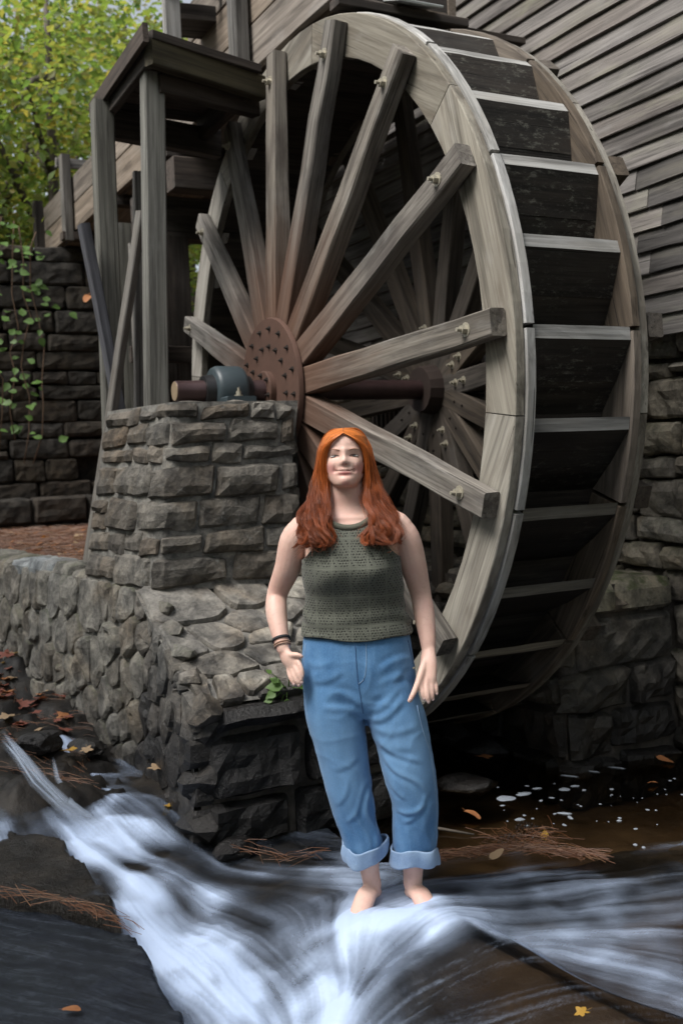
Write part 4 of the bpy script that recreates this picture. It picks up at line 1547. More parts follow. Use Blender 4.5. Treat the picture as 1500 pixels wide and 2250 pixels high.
def slab(name, pix, z0, top, mat, label, drop=.22, st=.012, seed=1, amp=.02, edge=.05):
    poly = [P(a, b, z=z0)[:2] for a, b in pix]
    xs = [p[0] for p in poly]
    ys = [p[1] for p in poly]
    X, Y = np.meshgrid(np.arange(min(xs)-.12, max(xs)+.12, st), np.arange(min(ys)-.12, max(ys)+.12, st))
    sd = poly_sd(poly, X, Y)+.035*fbm(X, Y, .16, seed+40, 4)
    Z = top(X, Y)+amp*fbm(X, Y, .3, seed, 5)
    k = np.clip(sd/edge+.4, 0, 1)
    Z = Z-(1-k*k*(3-2*k))*drop
    keep = sd > -.07
    o = mobj(name, grid_mesh(name, min(xs)-.12, 0, min(ys)-.12, 0, st, Z, mat, keep=keep) if False else _slabmesh(name, X, Y, Z, keep, mat))
    return tag(o, label, 'rock')


def _slabmesh(name, X, Y, Z, keep, mat):
    idx = np.arange(X.size).reshape(X.shape)
    F = np.stack([idx[:-1, :-1], idx[:-1, 1:], idx[1:, 1:], idx[1:, :-1]], -1).reshape(-1, 4)
    k = keep.ravel()
    F = F[k[F].all(1)]
    used = np.zeros(X.size, bool)
    used[F] = True
    mp = np.cumsum(used)-1
    return fast_mesh(name, np.stack([X, Y, Z], -1).reshape(-1, 3)[used], mp[F], mat)


M_SLAB = slab_mat('blue black wet slab', [(.007, .008, .011), (.018, .022, .030), (.048, .057, .072)])
M_LEDGE = slab_mat('brown black wet rock', [(.006, .0055, .005), (.017, .014, .011), (.042, .033, .024)], streak=False, rough=.3)
slab('rock_slab', [(-160, 1985), (0, 1975), (130, 2000), (285, 2045), (330, 2085), (365, 2140), (400, 2195), (445, 2260), (520, 2400), (-160, 2420)], .06,
     lambda X, Y: .055+.02*(Y-3)-.03*(X-.8), M_SLAB, 'smooth blue black rock slab at bottom left with water streaking over it', drop=.25, seed=11, amp=.018)
slab('rock_ledge', [(-160, 1840), (0, 1838), (150, 1862), (215, 1915), (285, 1990), (275, 2030), (130, 1985), (-160, 1965)], .11,
     lambda X, Y: .125+.02*(Y-3.6), M_LEDGE, 'rough brown black rock ledge beside the white chute at left', drop=.26, seed=23, amp=.045)
# red pine straw caught in the crack between them
M_NEEDLE = leaf_mat('rusty pine needles', [(.11, .04, .016), (.17, .065, .024), (.07, .03, .016), (.22, .11, .05)], .1)


def needles(name, n, fn, label, rng, L=(.08, .17), r=.0008, flat=.25):
    V, F = [], []
    for _ in range(n):
        p, az = fn(rng)
        l = rng.uniform(*L)
        d = Vector((math.cos(az), math.sin(az), rng.uniform(-flat, flat)*.5)).normalized()
        s = d.cross(Vector((0, 0, 1))).normalized()*r*rng.uniform(.8, 1.4)
        bend = Vector((0, 0, rng.uniform(0, .012)))+s*rng.uniform(-6, 6)
        k = len(V)
        a, m, e = p-d*l/2, p+bend, p+d*l/2
        for q in (a, m, e):
            V += [q-s, q+s, q+Vector((0, 0, r*1.6))]
        for j in (0, 3):
            F += [(k+j, k+j+3, k+j+5, k+j+2), (k+j+1, k+j+2, k+j+5, k+j+4), (k+j, k+j+1, k+j+4, k+j+3)]
    return tag(mobj(name, new_mesh(name, V, F, M_NEEDLE)), label, None, None, 'stuff')


def along(pix, z, wid, az_j=.5, zj=.008):
    W = [P(a, b, z=z) for a, b in pix]

    def fn(rng):
        i = rng.randrange(len(W)-1)
        t = rng.random()
        d = W[i+1]-W[i]
        p = W[i].lerp(W[i+1], t)
        nn = Vector((-d.y, d.x, 0)).normalized()
        q = p+nn*rng.gauss(0, wid)
        q.z = z+rng.uniform(0, zj)*2
        return q, math.atan2(d.y, d.x)+rng.gauss(0, az_j)
    return fn


rn = random.Random(99)
needles('pine_needles', 380, along([(930, 1892), (1010, 1880), (1120, 1868), (1230, 1876), (1310, 1883)], -.031, .013, .5, .010), 'raft of rusty pine needles caught at the edge of the pool', rn)
needles('pine_needles', 120, along([(1060, 1850), (1150, 1840), (1220, 1860)], -.022, .05, 1.2, .01), 'stray pine needles floating on the pool', rn)
needles('pine_needles', 28, along([(520, 1868), (620, 1888), (700, 1880)], -.0, .03, .4, .01), 'pine needles lying against the dark plinth foot', rn)
needles('pine_needles', 70, along([(-40, 1962), (130, 1983), (200, 2005), (290, 2045)], .13, .012, .25, .012), 'red brown pine straw in the crack between two rocks', rn)

S_BOULD = stone('black wet boulder', [(.10, .095, .09), (.07, .068, .066), (.13, .12, .11), (.085, .075, .06)], wet=(.2, .9), bump=.9)


def boulder(px, py, z, rx, ry, rz, label, seed, mat=S_BOULD, y=None, sub=3, off=.25):
    bm = bmesh.new()
    bmesh.ops.create_icosphere(bm, subdivisions=sub, radius=1)
    for v in bm.verts:
        n = v.co.normalized()
        d = 1+.28*mnoise.noise(n*1.3+Vector((seed, 0, 0)))+.14*mnoise.noise(n*3+Vector((0, seed, 0)))+.05*mnoise.noise(n*8)
        c = n*d
        for k in range(5):     # planar fractures
            pn = Vector((math.sin(seed*3+k*2.1), math.cos(seed*5+k*1.7), math.sin(seed+k*2.9))).normalized()
            e = c.dot(pn)-.74
            if e > 0:
                c -= pn*e*.85
        v.co = Vector((c.x*rx, c.y*ry, c.z*rz))
    me = bpy.data.meshes.new('boulder')
    bm.to_mesh(me)
    bm.free()
    me.materials.append(mat)
    p = P(px, py, z=z)
    o = mobj('boulder', me, None, Matrix.Translation((p.x, p.y, z+rz*off)) @ Matrix.Rotation(seed, 4, 'Z'))
    return tag(o, label, 'boulder')


boulder(300, 1600, .12, .085, .09, .10, 'dark wet boulder at the foot of the rubble wall, right of the moss', 1.1)
boulder(355, 1690, .06, .12, .10, .12, 'black glistening boulder below the corner of the plinth', 2.3)
boulder(430, 1760, .03, .13, .11, .10, 'broad black boulder half in the stream below the dark plinth', 3.7)
boulder(190, 1650, .17, .10, .09, .05, 'low black rock on the left bank above the small fall', 5.9)
boulder(90, 1640, .24, .11, .08, .06, 'black rock ledge beside the small upper fall at far left', 6.4)
boulder(985, 1625, -.03, .13, .11, .10, 'dark rock just right of the jeans under the wheel', 7.8)
boulder(1060, 1650, -.05, .16, .12, .07, 'low dark rock in the shade under the wheel bottom', 8.5)
boulder(1020, 1730, -.06, .17, .12, .05, 'flat black rock at the pool edge beside the jeans', 9.1)
boulder(330, 1640, .10, .08, .07, .09, 'small wet stone wedged against the wall corner', 10.6)
boulder(520, 1870, -.03, .16, .08, .05, 'long black rock along the foot of the plinth', 13.3)

# twig, pine cones, fallen leaves ---------------------------------------------
tw = P(1000, 1835, z=PZ)
tag(mobj('twig', tube_mesh('twig', [tw+Vector((-.07, .10, .02)), tw+Vector((0, .02, .012)), tw+Vector((.06, -.05, .006))], [.007, .006, .004], M_BARK)), 'short dark twig lying in the pool near the rolled jeans', 'twig')
M_CONE = plain('dark pine cone', (.05, .036, .03), .7, 0, .4, 40)
cone_me = None
for (px, py, az, lab) in ((1118, 1856, .1, 'dark wet pine cone on the needle raft, the one nearer the stream'), (1158, 1829, -.3, 'dark pine cone floating behind the needle raft')):
    if cone_me is None:
        V, F = [], []
        for i in range(60):
            t = i/59
            a = i*2.399
            r = .026*math.sin(math.pi*(.12+.83*t))+.004
            c = Vector((-.05+.1*t, r*math.cos(a), r*math.sin(a)))
            o = Vector((.2, math.cos(a), math.sin(a))).normalized()
            s = Vector((0, -math.sin(a), math.cos(a)))*.009
            k = len(V)
            V += [c*.6+Vector((c.x*.4, 0, 0)), c-s, c+o*.006+Vector((.006, 0, 0)), c+s, c+Vector((.004, 0, 0))-o*.003]
            F += [(k, k+1, k+2), (k, k+2, k+3), (k+4, k+2, k+1), (k+4, k+3, k+2)]
        cone_me = new_mesh('pine_cone', V, F, M_CONE)
    q = P(px, py, z=PZ)
    tag(mobj('pine_cone', cone_me, None, Matrix.Translation((q.x, q.y, PZ+.012)) @ Matrix.Rotation(az-.5, 4, 'Z')), lab, 'pine cone')

FL = [leaf_mat('fallen leaf %s' % n, c, .2) for n, c in (('orange', [(.30, .11, .04), (.34, .15, .06)]), ('red', [(.15, .045, .032), (.22, .075, .05)]), ('tan', [(.32, .21, .12), (.36, .26, .16)]), ('yellow', [(.40, .26, .05), (.42, .22, .03)]))]


def leaf_shape(seed, s=.05, lobes=True):
    r = random.Random(seed)
    V, F = [(0, 0, .004)], []
    n = 20
    for i in range(n):
        a = 2*math.pi*i/n
        k = 1+(.34*math.cos(5*a) if lobes else 0)+r.uniform(-.06, .06)
        x, y = s*k*math.cos(a)*(1 if lobes else 1.3), s*k*math.sin(a)*(.95 if lobes else .55)
        V.append((x, y, .35*s*(math.cos(a*2+seed)*.35+abs(math.sin(a))*.3+r.uniform(-.1, .1))))
    for i in range(n):
        F.append((0, 1+i, 1+(i+1) % n))
    k = len(V)
    V += [(-s*.9, -.0012, .0), (-s*1.7, -.0012, .006), (-s*1.7, .0012, .006), (-s*.9, .0012, 0)]
    F.append((k, k+1, k+2, k+3))
    return V, F


leaf_meshes = {}
rl = random.Random(7)


def fallen(p, col, label, seed, s=.045, group=None, lobes=True, tilt=.35):
    key = (col, seed % 5, lobes)
    if key not in leaf_meshes:
        V, F = leaf_shape(seed % 5+1, .05, lobes)
        leaf_meshes[key] = new_mesh('fallen_leaf', V, F, FL[col], True)
    M = Matrix.Translation(p) @ Matrix.Rotation(rl.uniform(0, 6.3), 4, 'Z') @ Matrix.Rotation(rl.uniform(-tilt, tilt), 4, 'X') @ Matrix.Rotation(rl.uniform(-tilt, tilt), 4, 'Y') @ Matrix.Scale(s/.05, 4)
    return tag(mobj('fallen_leaf', leaf_meshes[key], None, M), label, 'leaf', group)


def bz(x, y):
    return float(bed_z(np.array([[x]]), np.array([[y]]))[0, 0])


for i in range(210):
    px, py = rl.uniform(-40, 200), rl.uniform(1400, 1640)
    if px > (py-1370)*.95 or rl.random() > 1.15-(py-1400)/300:
        continue
    q = P(px, py, z=float(np.interp(py, [1400, 1640], [.44, .2])))
    z = bz(q.x, q.y)
    fallen(Vector((q.x, q.y, z+.012)), rl.choice((0, 1, 1, 1, 1, 2)), 'small curled autumn leaf littering the bank below the rubble wall', i, rl.uniform(.02, .042), 'fallen leaves on the left bank')
for i in range(60):
    q = P(rl.uniform(0, 190), rl.uniform(1140, 1235), z=.95)
    if q.y > 10.5 or q.x < xleft(min(q.y, 8.7), .9)+.1:
        continue
    fallen(Vector((q.x, q.y, .965)), rl.choice((0, 0, 1, 2)), 'small autumn leaf among pine needles on the bank behind the rubble wall', i, rl.uniform(.03, .05), 'fallen leaves behind the rubble wall')
for (px, py, z, col, s, lab, lob) in ((344, 1690, .19, 2, .035, 'pale orange leaf stuck on the black wet boulder under the plinth', True), (370, 1772, .07, 3, .035, 'curved yellow leaf at the edge of the white water', False),
                                  (152, 1650, .22, 3, .035, 'yellow brown leaf on the black rock by the small fall', True), (158, 2222, .075, 0, .02, 'small orange leaf on the smooth slab at bottom left', False),
                                  (1277, 2228, .0, 3, .018, 'small bright orange leaf on the submerged brown rock at bottom right', True), (1090, 1880, -.01, 2, .035, 'pale round leaf in the needle raft right of the jeans', False),
                                  (1195, 1840, -.02, 3, .03, 'yellow leaf floating behind the needle raft', False), (1060, 1665, .03, 0, .045, 'orange leaf on the dark rock under the wheel', True), (1037, 1792, -.02, 0, .035, 'orange leaf at the dark pool edge beside the jeans', False),
                                  (1460, 1672, -.03, 0, .04, 'brown leaf floating below the stone buttress', False), (1433, 1722, -.03, 0, .02, 'tiny orange leaf among foam flecks', False), (190, 1650, .2, 2, .03, 'tan leaf between moss and rocks at the wall foot', True)):
    q = P(px, py, z=z)
    fallen(q+Vector((0, 0, .006)), col, lab, int(px), s, None, lob, .2)

# ------------------------------------------------------------------ banks and ground
M_LITTER = plain('brown needle litter', (.10, .052, .03), .95, 0, .6, 26, .8, obj=False)
M_GROUND = plain('forest soil', (.06, .045, .03), .95, 0, .5, 3, .5, obj=False)


def bank_z(X, Y):
    xl = 1.60-.14*(Y-4.85)-.16
    z = .93+.03*fbm(X, Y, .6, 15)+.02*np.clip(Y-9, 0, 4)
    ins = np.clip((X-xl-.12)/.05, 0, 1)*np.clip((Y-5.5)/.1, 0, 1)
    pit = np.clip((X-2.2)/.06, 0, 1)*np.clip((7.5-Y)/.06, 0, 1)
    return z*ins*(1-pit)+(-.4)*(1-ins*(1-pit))


tag(mobj('bank', grid_mesh('bank', .7, 3.9, 5.4, 11.2, .04, bank_z, M_LITTER)), 'bank of rusty pine litter behind the rubble wall', None, None, 'structure')
needles('pine_needles', 1800, lambda r: (lambda q: (Vector((max(q.x, xleft(min(q.y, 8.7), .9)+.2), q.y, .958+r.uniform(0, .02))), r.uniform(0, 6.3)))(P(r.uniform(-60, 200), r.uniform(1145, 1236), z=.95)) if True else None,
        'rusty pine needles carpeting the bank behind the rubble wall', rn, L=(.10, .2), r=.0016)
needles('pine_needles', 260, lambda r: (lambda q: (Vector((q.x, q.y, bz(q.x, q.y)+.012)), r.uniform(1.2, 2.6)))(P(r.uniform(-30, 200), r.uniform(1430, 1680), z=.28)), 'pine needles strewn over the leafy left bank', rn)


def gz(X, Y):
    cx = np.interp(Y, [-60, -4, 0, 2.5, 4, 6, 9, 30, 80], [6, 3.2, 2.6, 1.8, 1.2, .4, .1, -4, -14])
    d = np.abs(X-cx)
    right = X > cx
    w = np.where(right, 3.2, 1.4)
    h = np.clip((d-w)/1.6, 0, 1)
    z = -.75+1.6*h*h*(3-2*h)
    z = np.where((Y > 8.9) & (X > .4), np.maximum(z, .80), z)
    far = np.clip((np.hypot(X, Y-5)-18)/70, 0, 1)
    return z+far*9+.25*fbm(X, Y, 5, 2)*np.clip((np.hypot(X-2, Y-4)-7)/4, 0, 1)


gx = np.concatenate([np.linspace(-160, -12, 30), np.arange(-11.5, 15, .35), np.linspace(16, 160, 30)])
gy = np.concatenate([np.linspace(-160, -8, 26), np.arange(-7.5, 26, .35), np.linspace(27, 160, 26)])
GX, GY = np.meshgrid(gx, gy)
tag(mobj('ground', _slabmesh('ground', GX, GY, gz(GX, GY), np.ones(GX.shape, bool), M_GROUND)), 'forest floor', None, None, 'structure')

# ------------------------------------------------------------------ trees
LEAF_A = leaf_mat('yellow green leaves', [(.17, .22, .06), (.11, .18, .05), (.23, .25, .075), (.07, .13, .04), (.30, .25, .07), (.05, .10, .035)], .6)
LEAF_B = leaf_mat('mid green leaves', [(.15, .21, .055), (.11, .18, .05), (.20, .24, .06), (.23, .22, .07)], .55)
LEAF_C = leaf_mat('deep green leaves', [(.08, .14, .05), (.10, .16, .055), (.06, .11, .04), (.14, .18, .05)], .5)


def leaves(n_cl, per, c, R, rng, size, mat, name='crown', squash=.8, spread=.55):
    V = np.zeros((n_cl*per*4, 3), np.float32)
    k = 0
    r = np.random.RandomState(rng.randrange(9999))
    for i in range(n_cl):
        while True:
            q = r.uniform(-1, 1, 3)
            l = np.linalg.norm(q)
            if .25 < l < 1:
                break
        q = q/l*l**.45
        cc = np.array(c)+q*np.array([R, R, R*squash])
        pts = cc+np.clip(r.normal(0, 1, (per, 3)), -2, 2)*np.array([1, 1, .45])*spread
        d = r.normal(0, 1, (per, 3))*np.array([1, 1, .5])
        d /= np.linalg.norm(d, axis=1)[:, None]
        nn = r.normal(0, .55, (per, 3))+np.array([0, 0, 1])
        s = np.cross(d, nn)
        s /= np.linalg.norm(s, axis=1)[:, None]+1e-6
        L = size*r.uniform(.6, 1.3, (per, 1))
        a = pts-d*L*.5
        b = pts+s*L*.32+nn*L*.06
        e = pts+d*L*.5
        f = pts-s*L*.32+nn*L*.06
        V[k:k+per*4] = np.stack([a, b, e, f], 1).reshape(-1, 3)
        k += per*4
    F = np.arange(len(V)).reshape(-1, 4)
    return fast_mesh(name, V, F, mat, False)


def tree(x, y, h, R, mat, label, seed, size=.11, n_cl=60, per=110, lean=0.0, base=.6, trunk_r=.13, crown_z=None, squash=.8):
    rng = random.Random(seed)
    t = thing('tree', (x, y, base), label, 'tree', 'trees beyond the flume')
    cz = crown_z if crown_z is not None else h*.68+base
    pts = [(x+lean*i/6*h*.2+rng.uniform(-.05, .05), y+rng.uniform(-.05, .05), base-.2+(h*.92)*i/6) for i in range(7)]
    mobj('trunk', tube_mesh('trunk', pts, [trunk_r*(1-.13*i) for i in range(7)], M_BARK, 8), t)
    for i in range(7):
        b = Vector(pts[2+i % 4])
        a = rng.uniform(0, 6.3)
        e = Vector((x+math.cos(a)*R*.8, y+math.sin(a)*R*.8, cz+rng.uniform(-.4, .8)*R*.6))
        m = b.lerp(e, .5)+Vector((0, 0, rng.uniform(-.1, .3)))
        mobj('limb', tube_mesh('limb', [b, m, e], [trunk_r*.45, trunk_r*.25, trunk_r*.08], M_BARK, 6), t)
    mobj('crown', leaves(n_cl, per, (x, y, cz), R, rng, size, mat, squash=squash), t)
    return t


TREES = [(1.25, 12.7, 7.0, 1.5, LEAF_A, 'thin leaning sapling with sparse leaves just behind the abutment', .10, 26), (2.9, 12.9, 7.6, 1.6, LEAF_B, 'slim dark stemmed tree close behind the platform post', .10, 30),
         (2.0, 13.6, 7.5, 1.7, LEAF_A, 'slender tree with sunlit yellow green leaves close behind the abutment wall', .10, 70),
         (4.6, 15.5, 8.5, 2.2, LEAF_A, 'yellow green leafy tree behind the raised flume', .11, 80),
         (3.0, 17.5, 9.5, 2.6, LEAF_B, 'taller mid green tree behind the slender yellow green one', .12, 80),
         (.6, 16.5, 8.0, 2.2, LEAF_B, 'mid green tree at the left edge behind the ivy', .11, 70),
         (6.6, 18.5, 9.5, 2.4, LEAF_A, 'airy yellowing tree seen past the platform railing', .12, 70),
         (4.4, 22.0, 11.5, 3.2, LEAF_C, 'deep green tree standing farther back in the wood', .15, 90),
         (8.6, 21.0, 11.0, 3.0, LEAF_C, 'deep green tree behind the mill corner', .15, 80),
         (1.0, 23.0, 11.0, 3.0, LEAF_C, 'deep green tree far behind the left edge', .15, 80)]
for i, (x, y, h, R, mt, lab, sz, ncl) in enumerate(TREES):
    tree(x, y, h, R, mt, lab, 200+i, sz*1.18, int(ncl*.66), 105)
# low growth below the crowns seen between the trestle posts
for i, (x, y, z, R, mt, lab) in enumerate(((3.6, 13.4, 3.2, 1.3, LEAF_A, 'bright bush glimpsed between the dark trestle posts'), (1.6, 13.0, 4.2, 1.0, LEAF_B, 'leafy sapling top just above the abutment wall'), (5.2, 14.5, 3.6, 1.5, LEAF_B, 'green bush behind the trestle next to the mill'))):
    t = thing('bush', (x, y, .8), lab, 'bush')
    mobj('stem', tube_mesh('stem', [(x, y, .6), (x+.1, y, z)], [.04, .02], M_BARK, 6), t)
    mobj('foliage', leaves(30, 110, (x, y, z), R, random.Random(300+i), .10, mt, 'foliage', 1.0, .4), t)
# far wood
wd = leaves(330, 120, (0, 0, 0), 1, random.Random(5), .3, LEAF_B, 'wood', 1, 0.01)
r = np.random.RandomState(8)
V = np.zeros((330*120*4, 3), np.float32)
vv = np.array([v.co[:] for v in wd.vertices], np.float32).reshape(330, 120, 4, 3)
ctr = vv.mean(2, keepdims=True)
loc = vv-ctr
cc = np.stack([r.uniform(-8, 26, 330), r.uniform(28, 40, 330), r.uniform(-2, 8.0, 330)], -1)
pts = cc[:, None]+np.clip(r.normal(0, 1, (330, 120, 3)), -2, 2)*np.array([1.3, 1.0, .8])
V = (loc+pts[:, :, None]).reshape(-1, 3)
bpy.data.meshes.remove(wd)
tag(mobj('wood', fast_mesh('wood', V, np.arange(len(V)).reshape(-1, 4), LEAF_B, False)), 'far green wood behind the trees', None, None, 'stuff')

# unseen leaf mass added behind the camera and left to cut low sky light
def mass(name, ctrs, per, spread, size, mat, seed, label):
    r = np.random.RandomState(seed)
    cc = np.array(ctrs, np.float32)
    n = len(cc)
    pts = (cc[:, None]+np.clip(r.normal(0, 1, (n, per, 3)), -2, 2)*np.array(spread)).reshape(-1, 3)
    N = len(pts)
    d = r.normal(0, 1, (N, 3))
    d /= np.linalg.norm(d, axis=1)[:, None]
    nn = r.normal(0, .6, (N, 3))+np.array([0, 0, 1])
    s = np.cross(d, nn)
    s /= np.linalg.norm(s, axis=1)[:, None]+1e-6
    L = size*r.uniform(.6, 1.3, (N, 1))
    V = np.stack([pts-d*L*.5, pts+s*L*.33, pts+d*L*.5, pts-s*L*.33], 1).reshape(-1, 3)
    tag(mobj(name, fast_mesh(name, V, np.arange(len(V)).reshape(-1, 4), mat, False)), label, None, None, 'stuff')


rw_ = random.Random(404)
cs = []
for i in range(560):
    a = rad(rw_.choice((rw_.uniform(95, 150), rw_.uniform(225, 318), rw_.uniform(95, 318))))          # clockwise from +y, round behind the camera to the left bank
    d = rw_.uniform(8.5, 15)
    cs.append((1.5+math.sin(a)*d, 1+math.cos(a)*d, rw_.uniform(.5, 12 if not 2.6 < a < 3.9 else 6)))  # left low directly behind the camera so front light gets in
mass('wood', cs, 60, (.9, .9, .7), .42, LEAF_C, 5, 'unseen green wood added behind the viewpoint to cut sky light')

# ------------------------------------------------------------------ vine on the abutment, plant on the ledge
M_IVY = leaf_mat('fresh green vine leaves', [(.13, .23, .05), (.09, .18, .04), (.18, .27, .065)], .35)
M_STEM = plain('vine stem', (.10, .06, .035), .9, 0, .3, 30, .2)


def leaf_blade(n=6, s=.05):
    V, F = [], []
    out = [(0, 0), (.25, .40), (.6, .42), (.85, .22), (1.15, 0), (.85, -.22), (.6, -.42), (.25, -.40)]
    V = [(x*s, y*s, .10*s*(abs(y)*2)-.12*s*x*x) for x, y in out]+[(.5*s, 0, -.03*s)]
    for i in range(8):
        F.append((i, (i+1) % 8, 8))
    return V, F


ivy_me = new_mesh('leaf', *leaf_blade(s=.10), M_IVY, True)
vine = thing('vine', (1.9, 10.5, 4.0), 'leafy green vine trailing down the left end of the abutment wall', 'vine')
rv = random.Random(77)
for s in range(5):
    x, y, z = 1.75+s*.11, 10.62-.03*s, 4.05-.05*s
    pts = []
    for i in range(9):
        pts.append((x+rv.uniform(-.08, .08)-.02*i, y+rv.uniform(-.04, .04), z))
        z -= rv.uniform(.15, .38)
    mobj('stem', tube_mesh('stem', pts, [.006]*9, M_STEM, 5), vine)
    for i in range(17):
        k = rv.randrange(8)
        if k > 4 and rv.random() < .55:
            continue
        q = Vector(pts[k]).lerp(Vector(pts[k+1]), rv.random())+Vector((rv.uniform(-.13, .13), -rv.uniform(.02, .14), rv.uniform(-.1, .1)))
        mobj('leaf', ivy_me, vine, Matrix.Translation(q) @ Matrix.Rotation(rv.uniform(.5, 1.2), 4, 'X') @ Matrix.Rotation(rv.uniform(0, 6.3), 4, 'Z') @ Matrix.Rotation(rv.uniform(-.4, .4), 4, 'Y') @ Matrix.Scale(rv.uniform(.45, .95), 4))
for (px, py) in ((60, 545), (75, 560), (50, 580), (90, 620), (80, 635), (145, 680), (15, 780), (30, 830), (55, 860), (25, 940), (10, 890), (62, 640)):
    q = P(px, py, y=10.6)
    for j in range(2):
        mobj('leaf', ivy_me, vine, Matrix.Translation(q+Vector((rv.uniform(-.06, .06), 0, rv.uniform(-.06, .06)))) @ Matrix.Rotation(rv.uniform(.5, 1.2), 4, 'X') @ Matrix.Rotation(rv.uniform(0, 6.3), 4, 'Z') @ Matrix.Rotation(rv.uniform(-.4, .4), 4, 'Y') @ Matrix.Scale(rv.uniform(.6, 1.05), 4))
q = P(193, 655, y=9.5)
fallen(q, 0, 'orange leaf hanging in the air by a thread beside the platform post', 3, .07, None, False, .8)

ledge_leaf = new_mesh('leaf', *leaf_blade(s=.055), M_IVY, True)
pb = P(632, 1528, y=4.02)
pl_ = thing('green_plant', tuple(pb), 'small fresh green plant growing from the ledge beside the hip hand', 'plant')
for (px, py, sc, az, tl) in ((622, 1508, 1.5, 2.8, .7), (606, 1520, 1.0, 3.4, .9), (616, 1546, 1.1, 4.2, .5), (600, 1537, .8, 3.0, .9), (640, 1478, .9, 1.5, .2), (597, 1480, .6, 2.3, -.2), (658, 1512, 1.2, .4, .9), (630, 1535, .9, 4.6, .8), (612, 1500, .9, 2.2, .4)):
    e = P(px, py, y=3.97)
    mobj('stem', tube_mesh('stem', [pb, pb.lerp(e, .5)+Vector((0, 0, .02)), e], [.003, .0025, .0015], M_IVY, 5), pl_)
    mobj('leaf', ledge_leaf, pl_, Matrix.Translation(e) @ Matrix.Rotation(.85, 4, 'X') @ Matrix.Rotation(az, 4, 'Z') @ Matrix.Rotation(tl*.4, 4, 'Y') @ Matrix.Scale(sc*.8, 4))

# ------------------------------------------------------------------ person
PM = Matrix(((.878, .478, 0, 1.72), (-.478, .878, 0, 3.15), (0, 0, 1, 0), (0, 0, 0, 1)))
person = bpy.data.objects.new('person', None)
place(person, None, PM)
tag(person, 'red haired person in olive knit top and rolled blue jeans standing barefoot in the stream', 'person')
HC = Vector((-.079, .012, 1.545))      # head centre
HROT = Matrix.Rotation(rad(-7), 4, 'X')


def interp_rows(rows, z):
    zs = [r[0] for r in rows]
    return [float(np.interp(z, zs, [r[k] for r in rows])) for k in range(1, len(rows[0]))]


def smooth_interp(zs, vs, z):
    """Catmull-Rom through (zs, vs)"""
    z = min(max(z, zs[0]), zs[-1])
    i = max(0, min(len(zs)-2, int(np.searchsorted(zs, z))-1))
    t = (z-zs[i])/(zs[i+1]-zs[i])
    g = lambda k: vs[min(max(k, 0), len(vs)-1)]
    h = zs[i+1]-zs[i]
    m0 = (g(i+1)-g(i-1))/max(1e-6, zs[min(i+1, len(zs)-1)]-zs[max(i-1, 0)])*h
    m1 = (g(i+2)-g(i))/max(1e-6, zs[min(i+2, len(zs)-1)]-zs[max(i, 0)])*h
    return (2*t**3-3*t*t+1)*g(i)+(t**3-2*t*t+t)*m0+(-2*t**3+3*t*t)*g(i+1)+(t**3-t*t)*m1


def rowfn(rows):
    zs = [r[0] for r in rows]
    cols = [[r[k] for r in rows] for k in range(1, len(rows[0]))]
    return lambda z: [smooth_interp(zs, c, z) for c in cols]


